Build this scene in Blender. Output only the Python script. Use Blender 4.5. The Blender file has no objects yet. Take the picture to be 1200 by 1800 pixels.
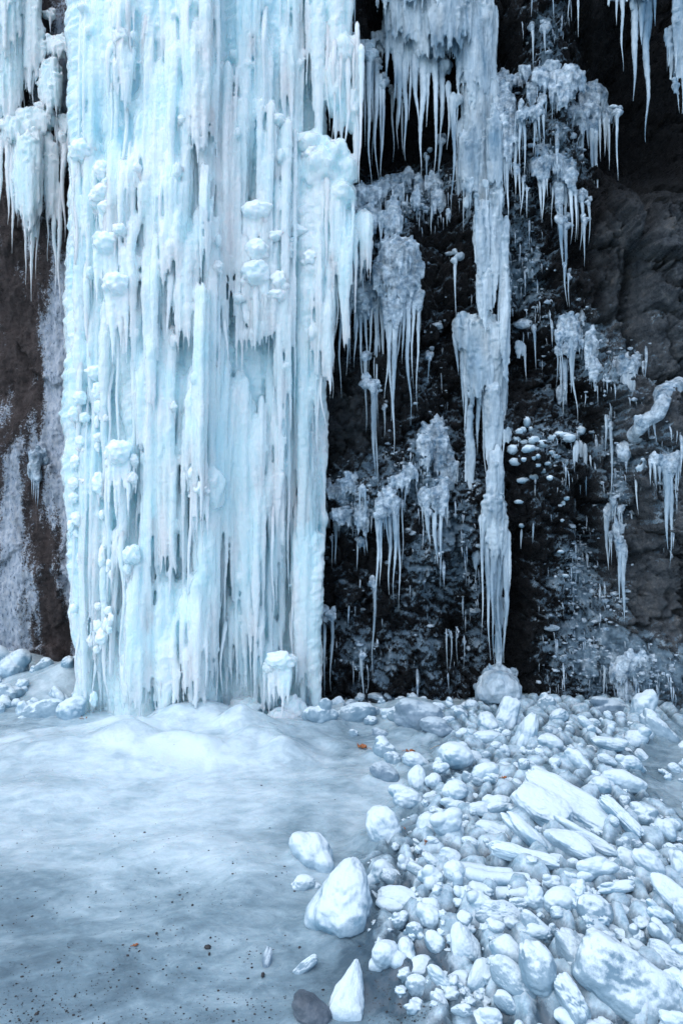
import bpy, math, random
import numpy as np
from mathutils import Vector

R_ = math.radians
scene = bpy.context.scene
COL = scene.collection
rng = random.Random(7)
nrs = np.random.RandomState(11)

# ------------------------------------------------------------------ camera, world, sun, exposure
CAM_Z, FPX, HPX = 1.6, 1200.0, 900.0
cam_d = bpy.data.cameras.new("camera"); cam = bpy.data.objects.new("camera", cam_d); COL.objects.link(cam)
cam.location = (0, 0, CAM_Z); cam.rotation_euler = (R_(90), 0, 0)
cam_d.sensor_fit = 'VERTICAL'; cam_d.sensor_height = 36; cam_d.sensor_width = 24; cam_d.lens = 24
cam_d.clip_start = 0.05; cam_d.clip_end = 500
scene.camera = cam

SUN_EL, SUN_AZ = R_(60), R_(225)          # azimuth clockwise from +Y: behind the viewer, to the left
world = bpy.data.worlds.new("World"); scene.world = world; world.use_nodes = True
wn = world.node_tree.nodes; wl = world.node_tree.links
bg = wn["Background"]; sky = wn.new("ShaderNodeTexSky")
sky.sky_type = 'NISHITA'; sky.sun_disc = False; sky.sun_elevation = SUN_EL; sky.sun_rotation = SUN_AZ
sky.altitude = 900; sky.air_density = 1.0; sky.dust_density = 2.0; sky.ozone_density = 0.8
wl.new(sky.outputs[0], bg.inputs[0]); bg.inputs[1].default_value = 0.145
sun_d = bpy.data.lights.new("sun", 'SUN'); sun = bpy.data.objects.new("sun", sun_d); COL.objects.link(sun)
sun_d.energy = 1.3; sun_d.angle = R_(100); sun_d.color = (1.0, 0.985, 0.965)
sd = Vector((math.sin(SUN_AZ) * math.cos(SUN_EL), math.cos(SUN_AZ) * math.cos(SUN_EL), math.sin(SUN_EL)))
sun.rotation_euler = (-sd).to_track_quat('-Z', 'Y').to_euler()
scene.view_settings.view_transform = 'Standard'; scene.view_settings.look = 'None'
scene.view_settings.gamma = 1; scene.view_settings.use_curve_mapping = False
scene.view_settings.exposure = 0.78
scene.render.engine = 'CYCLES'
scene.cycles.use_denoising = True
scene.cycles.max_bounces = 8; scene.cycles.diffuse_bounces = 5; scene.cycles.glossy_bounces = 3
scene.cycles.transmission_bounces = 4; scene.cycles.transparent_max_bounces = 6
scene.cycles.caustics_reflective = False; scene.cycles.caustics_refractive = False

# ------------------------------------------------------------------ noise (numpy)
_P = nrs.permutation(256); _P = np.concatenate([_P, _P, _P])
_G = nrs.normal(size=(256, 3)); _G /= np.linalg.norm(_G, axis=1)[:, None]
def pn(p, seed=0.0):
    """gradient noise, p (N,3) -> about -1..1"""
    p = np.asarray(p, float) + seed * 17.31
    i = np.floor(p).astype(np.int64); f = p - i
    u = f * f * f * (f * (f * 6 - 15) + 10)
    i &= 255
    def g(a, b, c):
        h = _P[_P[_P[(i[:, 0] + a) & 255] + ((i[:, 1] + b) & 255)] + ((i[:, 2] + c) & 255)]
        d = f - np.array([a, b, c])
        return (_G[h] * d).sum(1)
    def mix(a, b, t): return a + (b - a) * t
    x00 = mix(g(0,0,0), g(1,0,0), u[:,0]); x10 = mix(g(0,1,0), g(1,1,0), u[:,0])
    x01 = mix(g(0,0,1), g(1,0,1), u[:,0]); x11 = mix(g(0,1,1), g(1,1,1), u[:,0])
    return 1.6 * mix(mix(x00, x10, u[:,1]), mix(x01, x11, u[:,1]), u[:,2])
def fbm(p, oct=4, seed=0.0, gain=0.5):
    s = 0; a = 1; p = np.asarray(p, float)
    for k in range(oct):
        s = s + a * pn(p, seed + k * 3.1); a *= gain; p = p * 2.03
    return s
def sstep(a, b, x):
    t = np.clip((x - a) / (b - a), 0, 1); return t * t * (3 - 2 * t)
def worley(x, z, seed):
    """blocky facets: (facet height, distance to the crack between cells)"""
    ix = np.floor(x).astype(np.int64); iz = np.floor(z).astype(np.int64)
    f1 = np.full(x.shape, 9.0); f2 = np.full(x.shape, 9.0); hh = np.zeros(x.shape)
    for a in (-1, 0, 1):
        for b in (-1, 0, 1):
            cx, cz = ix + a, iz + b
            h = _P[_P[(cx + int(seed)) & 255] + (cz & 255)]
            px = cx + 0.5 + 0.42 * _G[h, 0]; pz = cz + 0.5 + 0.42 * _G[h, 1]
            d = np.hypot(x - px, z - pz)
            v = _G[h, 2] + 0.9 * _G[(h + 91) & 255, 0] * (x - px) + 0.9 * _G[(h + 37) & 255, 1] * (z - pz)
            n1 = d < f1
            f2 = np.where(n1, f1, np.minimum(f2, d)); hh = np.where(n1, v, hh); f1 = np.where(n1, d, f1)
    return hh, f2 - f1

# ------------------------------------------------------------------ mesh helpers
def mesh_np(name, v, faces, mat=None, parent=None, smooth=True, origin=None):
    """v (N,3) world; faces: list of int arrays (M,3) or (M,4). One mesh object."""
    v = np.asarray(v, np.float32)
    if parent is not None: origin = np.array(parent.location)
    me = bpy.data.meshes.new(name)
    if origin is not None: v = v - np.asarray(origin, np.float32)
    faces = [np.asarray(f, np.int32) for f in faces if len(f)]
    me.vertices.add(len(v)); me.vertices.foreach_set("co", v.ravel().astype(np.float32))
    nl = sum(f.size for f in faces); nf = sum(len(f) for f in faces)
    me.loops.add(nl); me.polygons.add(nf)
    me.loops.foreach_set("vertex_index", np.concatenate([f.ravel() for f in faces]))
    tot = np.concatenate([np.full(len(f), f.shape[1], np.int32) for f in faces])
    st = np.concatenate([[0], np.cumsum(tot)[:-1]]).astype(np.int32)
    me.polygons.foreach_set("loop_start", st)
    me.polygons.foreach_set("use_smooth", np.full(nf, bool(smooth)))
    me.update(calc_edges=True)
    if mat: me.materials.append(mat)
    o = bpy.data.objects.new(name, me); COL.objects.link(o)
    if parent is not None: o.parent = parent
    elif origin is not None: o.location = origin
    return o
def empty(name, loc, label, cat, group=None):
    o = bpy.data.objects.new(name, None); COL.objects.link(o); o.location = [float(c) for c in loc]
    o.empty_display_size = 0.1
    o["label"] = label; o["category"] = cat; o["kind"] = "thing"
    if group: o["group"] = group
    return o
def tag(o, label, cat, group=None):
    o["label"] = label; o["category"] = cat; o["kind"] = "thing"
    if group: o["group"] = group
    return o
def join(pieces):
    vs, fs3, fs4, n = [], [], [], 0
    for v, fl in pieces:
        vs.append(v)
        for f in fl:
            (fs3 if f.shape[1] == 3 else fs4).append(f + n)
        n += len(v)
    out = []
    if fs3: out.append(np.concatenate(fs3))
    if fs4: out.append(np.concatenate(fs4))
    return np.concatenate(vs), out
_tx = {}
def cloud_tex(size):
    if size not in _tx:
        t = bpy.data.textures.new("bumps", 'CLOUDS'); t.noise_scale = size; t.noise_depth = 2; _tx[size] = t
    return _tx[size]
def fused(name, pieces, voxel, mat, parent=None, smooth=3, disp=0.0, dsize=0.05, origin=None):
    v, f = join(pieces)
    o = mesh_np(name, v, f, mat, parent, origin=origin)
    m = o.modifiers.new("Remesh", 'REMESH'); m.mode = 'VOXEL'; m.voxel_size = voxel; m.use_smooth_shade = True
    if smooth:
        s = o.modifiers.new("Smooth", 'SMOOTH'); s.factor = 0.5; s.iterations = smooth
    if disp:
        d = o.modifiers.new("Displace", 'DISPLACE'); d.texture = cloud_tex(dsize); d.strength = disp; d.mid_level = 0.5
        d.texture_coords = 'GLOBAL'
    return o
_ico = {}
def ico(n):
    if n not in _ico:
        import bmesh
        bm = bmesh.new(); bmesh.ops.create_icosphere(bm, subdivisions=n, radius=1.0)
        v = np.array([q.co[:] for q in bm.verts]); f = np.array([[q.index for q in p.verts] for p in bm.faces]); bm.free()
        v /= np.linalg.norm(v, axis=1)[:, None]
        _ico[n] = (v, f)
    return _ico[n]
def tube(path, rad, sides=12, amp=0.12, freq=16.0, seed=0.0, flat=1.0, flute=0.0):
    path = np.asarray(path, float); rad = np.asarray(rad, float); K = len(path)
    a = np.arange(sides) * 2 * np.pi / sides + seed
    t = np.gradient(path, axis=0); t /= np.linalg.norm(t, axis=1)[:, None] + 1e-9
    ref = np.where(np.abs(t[:, :1]) > 0.9, np.array([[0, 1., 0]]), np.array([[1., 0, 0]]))
    e2 = np.cross(t, ref); e2 /= np.linalg.norm(e2, axis=1)[:, None] + 1e-9
    e1 = np.cross(e2, t)
    d = e1[:, None, :] * np.cos(a)[None, :, None] + e2[:, None, :] * (np.sin(a) * flat)[None, :, None]
    v = (path[:, None, :] + d * rad[:, None, None])
    p = v.reshape(-1, 3)
    n = 1 + amp * pn(p * freq, seed) + amp * 0.6 * pn(p * freq * 2.6, seed + 5)
    if flute: n = n + flute * pn(np.stack([p[:, 0] * 40, p[:, 1] * 40, p[:, 2] * 1.2], 1), seed + 9)
    v = path[:, None, :] + d * (rad[:, None] * n.reshape(K, sides))[:, :, None]
    v = v.reshape(-1, 3)
    v = np.concatenate([v, path[:1] - t[:1] * rad[0] * 0.5, path[-1:] + t[-1:] * rad[-1] * 0.8])
    k = np.arange(K - 1)[:, None] * sides; s = np.arange(sides)[None, :]; s2 = (s + 1) % sides
    q = np.stack([k + s, k + s2, k + sides + s2, k + sides + s], -1).reshape(-1, 4)
    s = np.arange(sides); s2 = (s + 1) % sides
    t1 = np.stack([np.full(sides, K * sides), s2, s], 1); b = (K - 1) * sides
    t2 = np.stack([np.full(sides, K * sides + 1), b + s, b + s2], 1)
    return v, [np.concatenate([t1, t2]), q]
def icicle(x, y, z0, z1, r, sides=12, seed=0.0, p=1.8, amp=0.13, wander=0.02, step=0.022, tip=0.05, flute=0.08, head=True, root=0.0, freq=24):
    K = max(8, int(abs(z0 - z1) / step)); t = np.linspace(0, 1, K); z = z0 + (z1 - z0) * t
    w = np.stack([z * 2.2, np.full(K, seed * 3.7), np.full(K, 1.5)], 1)
    px = x + wander * pn(w, seed) * (0.2 + t); py = y + 0.6 * wander * pn(w + 7, seed) * (0.2 + t) + root * np.clip(1 - t / 0.35, 0, 1) ** 1.5
    rr = r * np.maximum(tip, (1 - t ** p) * (0.85 + 0.15 * (1 - t)))
    rr = rr * (1 + 0.16 * pn(np.stack([z * 7, np.full(K, seed), np.full(K, 3.3)], 1), seed))
    if head: rr = rr * np.sqrt(np.clip(t * K / 2.5 + 0.15, 0, 1))
    return tube(np.stack([px, py, z], 1), rr, sides, amp, freq, seed, 0.9, flute)
def blob(c, r, seed=0.0, n=3, amp=0.18, freq=2.2, lumps=0):
    d, f = ico(n); r = np.asarray(r, float) * np.ones(3)
    m = 1 + amp * pn(d * freq + seed * 1.7, seed) + 0.5 * amp * pn(d * freq * 2.3, seed + 2)
    return np.asarray(c) + d * r * m[:, None], [f]

# picture measure -> world: px, py in the photo's 1200 x 1800, Y metres ahead of the viewer
def P(px, py, Y): return np.array([(px - 600) * Y / FPX, Y, CAM_Z - (py - HPX) * Y / FPX])

# ------------------------------------------------------------------ materials
def newmat(name):
    m = bpy.data.materials.new(name); m.use_nodes = True
    nt = m.node_tree; return m, nt, nt.nodes["Principled BSDF"]
def N(nt, t, **kw):
    n = nt.nodes.new(t)
    for k, v in kw.items():
        if isinstance(k, str) and hasattr(n, k): setattr(n, k, v)
    return n
def mapped(nt, scale=(1, 1, 1)):
    g = N(nt, "ShaderNodeNewGeometry"); mp = N(nt, "ShaderNodeMapping"); mp.inputs["Scale"].default_value = scale
    nt.links.new(g.outputs["Position"], mp.inputs["Vector"]); return mp.outputs["Vector"]
def noise(nt, vec, scale, detail=4, rough=0.55, dist=0.0):
    n = N(nt, "ShaderNodeTexNoise"); n.inputs["Scale"].default_value = scale; n.inputs["Detail"].default_value = detail
    n.inputs["Roughness"].default_value = rough; n.inputs["Distortion"].default_value = dist
    nt.links.new(vec, n.inputs["Vector"]); return n.outputs["Fac"]
def ramp(nt, fac, stops, interp='LINEAR'):
    r = N(nt, "ShaderNodeValToRGB"); r.color_ramp.interpolation = interp
    e = r.color_ramp.elements
    while len(e) < len(stops): e.new(0.5)
    for q, (p, c) in zip(e, stops):
        q.position = p; q.color = (*c, 1) if len(c) == 3 else c
    nt.links.new(fac, r.inputs[0]); return r.outputs[0]
def math_(nt, op, a, b=None, clamp=False):
    n = N(nt, "ShaderNodeMath"); n.operation = op; n.use_clamp = clamp
    for i, q in enumerate((a, b)):
        if q is None: continue
        if isinstance(q, (int, float)): n.inputs[i].default_value = q
        else: nt.links.new(q, n.inputs[i])
    return n.outputs[0]
def mixc(nt, fac, a, b):
    n = N(nt, "ShaderNodeMix"); n.data_type = 'RGBA'
    for i, q in ((0, fac), (6, a), (7, b)):
        if isinstance(q, (int, float)): n.inputs[i].default_value = q
        elif isinstance(q, tuple): n.inputs[i].default_value = (*q, 1)
        else: nt.links.new(q, n.inputs[i])
    return n.outputs[2]
def bump(nt, h, strength, dist=0.02, prev=None):
    b = N(nt, "ShaderNodeBump"); b.inputs["Strength"].default_value = strength; b.inputs["Distance"].default_value = dist
    nt.links.new(h, b.inputs["Height"])
    if prev is not None: nt.links.new(prev, b.inputs["Normal"])
    return b.outputs["Normal"]

def ice_mat(name, lo, hi, sss=0.6, radius=(0.55, 0.8, 0.9), sscale=0.06, rough=0.22, trans=0.0, vert=True, bs=0.35, cscale=3.0, seethru=0.0, coat=0.3):
    m, nt, b = newmat(name)
    st = mapped(nt, (1, 1, 0.22) if vert else (1, 1, 1)); iso = mapped(nt)
    c1 = noise(nt, st, cscale * 2.2, 5, 0.6, 0.4); c2 = noise(nt, iso, cscale * 0.6, 3)
    f = math_(nt, 'ADD', math_(nt, 'MULTIPLY', c1, 0.65), math_(nt, 'MULTIPLY', c2, 0.35))
    nt.links.new(ramp(nt, f, [(0.36, lo), (0.58, hi)]), b.inputs["Base Color"])
    b.inputs["Subsurface Weight"].default_value = sss
    b.inputs["Subsurface Radius"].default_value = radius; b.inputs["Subsurface Scale"].default_value = sscale
    nt.links.new(ramp(nt, noise(nt, iso, 9, 3), [(0.35, (rough * 0.6,) * 3), (0.65, (rough * 1.6,) * 3)]), b.inputs["Roughness"])
    b.inputs["IOR"].default_value = 1.31
    b.inputs["Transmission Weight"].default_value = trans
    b.inputs["Coat Weight"].default_value = coat; b.inputs["Coat Roughness"].default_value = 0.06; b.inputs["Coat IOR"].default_value = 1.33
    n1 = bump(nt, noise(nt, mapped(nt, (1, 1, 0.12) if vert else (1, 1, 1)), 55, 3, 0.6), bs * 0.7, 0.02)
    n2 = bump(nt, noise(nt, mapped(nt, (1, 1, 0.6)), 85, 3, 0.6), bs * 0.7, 0.010, n1)
    nt.links.new(n2, b.inputs["Normal"]); nt.links.new(n2, b.inputs["Coat Normal"])
    if seethru:   # thin glaze: the rock shows through in patches
        tr = N(nt, "ShaderNodeBsdfTransparent"); tr.inputs[0].default_value = (0.86, 0.93, 0.98, 1); mx = N(nt, "ShaderNodeMixShader")
        nt.links.new(ramp(nt, noise(nt, st, 13, 5, 0.65), [(0.38, (0, 0, 0)), (0.66, (seethru,) * 3)]), mx.inputs[0])
        nt.links.new(b.outputs[0], mx.inputs[1]); nt.links.new(tr.outputs[0], mx.inputs[2])
        nt.links.new(mx.outputs[0], nt.nodes["Material Output"].inputs["Surface"])
    return m
MILK = ice_mat("milky_blue_ice", (0.60, 0.85, 0.93), (0.80, 0.94, 0.985), sscale=0.16, rough=0.10, coat=0.8, bs=0.9, trans=0.05)
MILK_FRONT = ice_mat("pale_milky_ice", (0.62, 0.85, 0.92), (0.82, 0.94, 0.975), rough=0.11, sscale=0.14, coat=0.6, bs=0.8)
BULB = ice_mat("white_bulb_ice", (0.72, 0.89, 0.945), (0.84, 0.945, 0.975), rough=0.22, vert=False, bs=0.4)
GREY = ice_mat("grey_blue_ice", (0.18, 0.32, 0.43), (0.74, 0.87, 0.93), sss=0.0, rough=0.10, trans=0.12, bs=0.9, seethru=0.4)
CLEAR = ice_mat("clear_ice", (0.22, 0.35, 0.45), (0.60, 0.72, 0.78), sss=0.0, rough=0.10, trans=0.3, bs=0.8, seethru=0.5)
FROST = ice_mat("frosted_ice", (0.14, 0.25, 0.35), (0.68, 0.80, 0.87), sss=0.0, rough=0.28, vert=False, bs=1.0, cscale=9, seethru=0.65)

def block_mat(name, lo, hi, lit_crust=(0.66, 0.775, 0.82), cover=0.5):
    m, nt, b = newmat(name)
    iso = mapped(nt)
    c = ramp(nt, noise(nt, iso, 7, 4, 0.6, 0.3), [(0.35, lo), (0.65, hi)])
    g = N(nt, "ShaderNodeNewGeometry"); sx = N(nt, "ShaderNodeSeparateXYZ"); nt.links.new(g.outputs["Normal"], sx.inputs[0])
    k = math_(nt, 'ADD', math_(nt, 'MULTIPLY', sx.outputs["Z"], 0.6), noise(nt, iso, 14, 6, 0.7))
    k = ramp(nt, k, [(cover + 0.20, (0, 0, 0)), (cover + 0.55, (1, 1, 1))])
    nt.links.new(mixc(nt, k, c, lit_crust), b.inputs["Base Color"])  # snow crust on up-facing parts; bright tops and shaded sides put into colour
    b.inputs["IOR"].default_value = 1.31
    nt.links.new(mixc(nt, k, (0.28, 0.28, 0.28), (0.7, 0.7, 0.7)), b.inputs["Roughness"])
    n1 = bump(nt, noise(nt, iso, 30, 5, 0.65), 0.35, 0.02)
    n2 = bump(nt, noise(nt, iso, 160, 3, 0.6), 0.35, 0.005, n1)
    nt.links.new(n2, b.inputs["Normal"])
    return m
BLOCK = block_mat("snowy_toplit_ice_block", (0.17, 0.30, 0.39), (0.46, 0.60, 0.68), cover=0.40)
BLOCK_BARE = block_mat("bare_ice_block", (0.15, 0.25, 0.32), (0.32, 0.44, 0.51), cover=0.62)
BLOCK_GREY = block_mat("grey_glazed_block", (0.12, 0.19, 0.25), (0.26, 0.35, 0.42), (0.46, 0.56, 0.61), cover=0.6)
BLOCK_DARK = block_mat("dark_glazed_stone", (0.06, 0.08, 0.10), (0.16, 0.20, 0.24), (0.5, 0.58, 0.64), cover=0.8)

# ------------------------------------------------------------------ the cliff
def g2(px, py, cx, cy, rx, ry): return np.exp(-(((px - cx) / rx) ** 2 + ((py - cy) / ry) ** 2))
CRACKS = [([(1165, 270), (1128, 370), (1112, 470), (1108, 560), (1122, 640)], 9, .30), ([(1112, 480), (1085, 555), (1050, 560)], 5, .10), ([(1108, 560), (1150, 545), (1210, 575)], 5, .12), ([(1085, 990), (1140, 962), (1185, 985), (1210, 980)], 4, .12),
          ([(1182, 985), (1172, 1040), (1195, 1110)], 4, .12), ([(1040, 330), (1085, 420), (1100, 500)], 4, .08), ([(1122, 640), (1160, 690), (1210, 700)], 6, .14), ([(1150, 545), (1160, 610), (1195, 660)], 4, .08), ([(1045, 900), (1060, 1000), (1105, 1080), (1120, 1150)], 5, .12),
          ([(1130, 860), (1150, 960)], 4, .10), ([(1185, 330), (1195, 440), (1180, 545)], 5, .12), ([(1150, 1040), (1140, 1110), (1165, 1180)], 4, .08), ([(30, 540), (44, 640), (36, 760), (60, 880), (72, 1000), (90, 1120)], 4, .06), ([(0, 700), (30, 780), (20, 900)], 4, .05)]
def cracks(px, py):
    p = np.stack([px / 26.0, py / 26.0, 0 * px], 1); px = px + 9 * fbm(p, 3, 81); py = py + 9 * fbm(p, 3, 87); out = np.zeros(px.shape)
    for pts, w, dep in CRACKS:
        d2 = np.full(px.shape, 1e9)
        for (ax, ay), (bx, by) in zip(pts[:-1], pts[1:]):
            ux, uy = bx - ax, by - ay; t = np.clip(((px - ax) * ux + (py - ay) * uy) / (ux * ux + uy * uy), 0, 1)
            d2 = np.minimum(d2, (px - ax - t * ux) ** 2 + (py - ay - t * uy) ** 2)
        out = np.maximum(out, dep * np.exp(-np.sqrt(d2) / w))
    return out
def cliff_y(x, z):
    x = np.atleast_1d(np.asarray(x, float)); z = np.atleast_1d(np.asarray(z, float))
    px = 600 + x * FPX / 5.75; py = HPX - (z - CAM_Z) * FPX / 5.75
    p = np.stack([x, z, np.zeros_like(x)], 1)
    y = 5.78 + 1.25 * sstep(-1.6, -2.3, x)
    y = y + 0.10 * sstep(1.5, 3, z) + 0.10 * fbm(p * 0.9, 3, 1)
    # dark hollows behind the icicles, unseen overhang added high on the right for shade
    y = y + 0.75 * g2(px, py, 1110, 130, 95, 150) + 0.45 * g2(px, py, 1180, 230, 60, 90)
    y = y + 0.55 * g2(px, py, 700, 220, 110, 110) + 0.5 * g2(px, py, 685, 40, 40, 70) + 0.35 * g2(px, py, 900, 80, 40, 90)
    y = y + 0.25 * g2(px, py, 570, 900, 40, 260) + 0.30 * g2(px, py, 810, 1150, 50, 110) + 0.25 * g2(px, py, 905, 1080, 22, 170)
    y = y + 0.25 * g2(px, py, 780, 480, 40, 150) + 0.25 * g2(px, py, 950, 640, 70, 60) + 0.2 * g2(px, py, 1045, 900, 25, 140)
    y = y + 0.35 * g2(px, py, 110, 1160, 50, 50) + 0.3 * g2(px, py, 75, 900, 14, 45) - 0.12 * g2(px, py, 70, 800, 22, 24)
    y = y + 0.55 * g2(px, py, 100, 30, 40, 60)
    y = y - 0.28 * sstep(1020, 1110, px) * sstep(250, 420, py) - 0.14 * g2(px, py, 960, 900, 60, 110) - 0.2 * g2(px, py, 980, 200, 70, 90)
    y = y - 0.2 * g2(px, py, 955, 812, 70, 38) - 0.1 * g2(px, py, 690, 330, 60, 30) - 0.12 * g2(px, py, 620, 880, 50, 40) - 0.15 * g2(px, py, 1110, 1170, 90, 60)
    y = y - 0.9 * sstep(6.3, 8.0, z) * sstep(0.5, 1.8, x)  # rock above the frame, added to shade the upper right
    y = y + cracks(px, py) - 0.16 * sstep(1112, 1150, px) * sstep(430, 520, py)
    # roughness: blocky on the right, streaky on the left, knobbly between
    rt = sstep(1000, 1090, px + 40 * fbm(p * 2, 2, 4)); lf = sstep(150, 60, px)
    md = (1 - rt) * (1 - lf)
    wx = x + 0.12 * pn(p * 3, 2) + 0.05 * fbm(p * 11, 3, 44) + 0.25 * z; wz = z + 0.12 * pn(p * 3, 6) + 0.05 * fbm(p * 11, 3, 46)
    h1, e1 = worley(wx * 1.7, wz * 1.05, 5); h2, e2 = worley(wx * 5.2 + 3, wz * 4.1, 29)
    y = y - rt * (0.17 * h1 + 0.05 * h2 - 0.10 * sstep(0.05, 0.0, e1) - 0.02 * sstep(0.06, 0.0, e2) + 0.034 * fbm(p * 9, 6, 8, 0.72) + 0.03 * fbm(p * 4, 3, 9))
    y = y - md * (0.085 * fbm(p * np.array([4.2, 3.2, 1]), 6, 12, 0.66) + 0.075 * h2 + 0.08 * h1 - 0.04 * sstep(0.18, 0, e2) + 0.03 * np.abs(fbm(p * 11, 3, 15)))
    y = y - lf * (0.035 * fbm(p * np.array([7, 1.6, 1]), 4, 21, 0.6) + 0.012 * fbm(p * 20, 3, 23) + 0.07 * h1)
    return y
GRID = {}
def look(name, a, b):
    """height read back from the built surface"""
    A, B, V = GRID[name]; a = np.atleast_1d(np.asarray(a, float)); b = np.atleast_1d(np.asarray(b, float))
    i = np.clip(np.searchsorted(A, a) - 1, 0, len(A) - 2); j = np.clip(np.searchsorted(B, b) - 1, 0, len(B) - 2)
    u = np.clip((a - A[i]) / (A[i + 1] - A[i]), 0, 1); w = np.clip((b - B[j]) / (B[j + 1] - B[j]), 0, 1)
    return (V[j, i] * (1 - u) + V[j, i + 1] * u) * (1 - w) + (V[j + 1, i] * (1 - u) + V[j + 1, i + 1] * u) * w
def on_cliff(px, py, off):
    px = np.atleast_1d(np.asarray(px, float)); py = np.atleast_1d(np.asarray(py, float)) + 0 * px; Y = np.full(px.shape, 5.7)
    for _ in range(4):
        Y = look('cliff', (px - 600) * Y / FPX, CAM_Z - (py - HPX) * Y / FPX) - off
    return np.stack([(px - 600) * Y / FPX, Y, CAM_Z - (py - HPX) * Y / FPX], 1)
def depth_at(px, pys, off):
    """nearest rock along an icicle's length, so that it hangs clear of it"""
    return float(on_cliff(np.full(len(pys), px), np.asarray(pys), off)[:, 1].min())

def build_cliff():
    def axis(lo, hi, step, far_lo, far_hi):
        a = np.arange(lo, hi, step)
        l = lo - np.cumsum(np.geomspace(step, 1.5, 14)); l = l[l > far_lo]
        r = a[-1] + np.cumsum(np.geomspace(step, 1.5, 14)); r = r[r < far_hi]
        return np.concatenate([l[::-1], a, r])
    xs = axis(-3.7, 3.25, 0.0135, -14, 14); zs = np.concatenate([np.arange(-0.4, 6.3, 0.0135), 6.3 + np.cumsum(np.geomspace(0.02, 0.5, 16))])
    X, Z = np.meshgrid(xs, zs); x = X.ravel(); z = Z.ravel()
    y = cliff_y(x, z); GRID['cliff'] = (xs, zs, y.reshape(len(zs), len(xs)))
    v = np.stack([x, y, z], 1); nx, nz = len(xs), len(zs)
    # the top runs back as a plateau
    top = v[-nx:].copy(); ext = []
    for k, dy in enumerate((1.0, 4.0, 12.0)):
        t = top.copy(); t[:, 1] += dy; t[:, 2] += 0.3 * dy; ext.append(t)
    v = np.concatenate([v] + ext); nz2 = nz + 3
    i = np.arange(nz2 - 1)[:, None] * nx; j = np.arange(nx - 1)[None, :]
    q = np.stack([i + j, i + j + 1, i + nx + j + 1, i + nx + j], -1).reshape(-1, 4)
    # attributes: frost cover and kind of rock
    px = 600 + v[:, 0] * FPX / v[:, 1]; py = HPX - (v[:, 2] - CAM_Z) * FPX / v[:, 1]
    Y2 = v[:nx * nz, 1].reshape(nz, nx); dz = np.gradient(Y2, axis=0) / np.gradient(zs)[:, None]
    up = np.zeros(len(v)); up[:nx * nz] = np.clip(dz, -1.5, 1.5).ravel()
    p = v[:, [0, 2, 1]] * np.array([1, 1, 0])
    fr = np.full(len(v), 0.0)
    for cx, cy, rx, ry, w in FROST_SPOTS: fr = fr + w * g2(px, py, cx, cy, rx, ry)
    streak = fbm(p * np.array([6, 1.3, 1]), 4, 33, 0.6); lump = fbm(p * np.array([5, 3.6, 1]), 5, 37, 0.62); fine = fbm(p * np.array([22, 15, 1]), 3, 39)
    lf = sstep(190, 120, px)
    fr = fr + lf * (0.5 * streak + 0.08) + (1 - lf) * 0.30 * lump + 0.13 * fine + 0.22 * up * (1 - 0.6 * lf)
    bare = sstep(1020, 1110, px + 30 * lump) * sstep(300, 420, py)
    wet = np.clip((1 - bare) * (1 - lf), 0, 1)
    wet = wet * (1 - 0.75 * g2(px, py, 625, 740, 55, 110))
    o = mesh_np("cliff", v, [q], ROCK)
    for nm, a in (("frost", fr), ("wet", wet), ("brown", sstep(200, 120, px))):
        at = o.data.attributes.new(nm, 'FLOAT', 'POINT'); at.data.foreach_set("value", a.astype(np.float32))
    o["kind"] = "structure"
    return o
FROST_SPOTS = [
    (112, 620, 30, 150, 1.0), (105, 800, 30, 160, 1.0), (125, 1000, 18, 170, .8), (15, 880, 26, 160, .7), (15, 1080, 44, 120, .8), (60, 1000, 14, 110, .3), (85, 640, 14, 70, .35),
    (60, 700, 10, 120, .2), (75, 1160, 18, 60, .4), (110, 130, 40, 110, .8), (75, 790, 30, 16, .5),
    (985, 190, 75, 110, .55), (960, 60, 60, 70, .45), (1040, 150, 40, 60, .2), (900, 430, 60, 120, .45), (930, 490, 60, 70, .35), (970, 290, 60, 50, .4),
    (705, 350, 70, 60, .5), (740, 330, 40, 50, .35), (630, 440, 50, 100, .45), (760, 560, 40, 80, .25), (770, 330, 40, 50, .3),
    (1000, 590, 60, 60, .35), (1035, 620, 24, 60, .5), (1090, 650, 40, 40, .45), (1085, 780, 30, 120, .3), (1165, 800, 50, 40, .4), (1175, 880, 20, 90, .35),
    (960, 775, 70, 30, .3), (1000, 800, 40, 60, .25), (1020, 980, 26, 80, .45), (990, 1040, 60, 90, .3), (930, 970, 50, 100, .12), (1040, 1110, 50, 80, .3),
    (760, 800, 60, 80, .5), (700, 840, 70, 60, .35), (600, 860, 50, 50, .45), (630, 905, 40, 40, .4), (780, 900, 40, 100, .35), (760, 1000, 60, 90, .3), (830, 1010, 30, 160, .4),
    (620, 1130, 50, 90, .3), (690, 1180, 60, 60, .2), (780, 1170, 50, 60, .25), (1120, 1165, 70, 55, .75), (1050, 1190, 50, 60, .45), (1170, 1200, 60, 50, .5), (985, 1170, 30, 60, .4),
    (1085, 890, 20, 50, .4), (1095, 1050, 16, 70, .3), (1150, 640, 30, 30, .15),
    (700, 220, 90, 90, -.9), (1110, 120, 90, 150, -.9), (1150, 300, 80, 80, -.6), (685, 30, 35, 60, -.5), (900, 60, 30, 80, -.15), (570, 900, 20, 250, -.2), (1100, 430, 80, 120, -.45),
    (1140, 1040, 70, 90, -.35), (640, 730, 50, 60, -.4), (810, 1120, 30, 80, -.3), (905, 1080, 25, 170, -.5), (780, 470, 25, 100, -.2), (40, 600, 40, 150, -.5), (95, 960, 22, 110, -.35), (95, 1130, 40, 40, -.5)]
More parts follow.
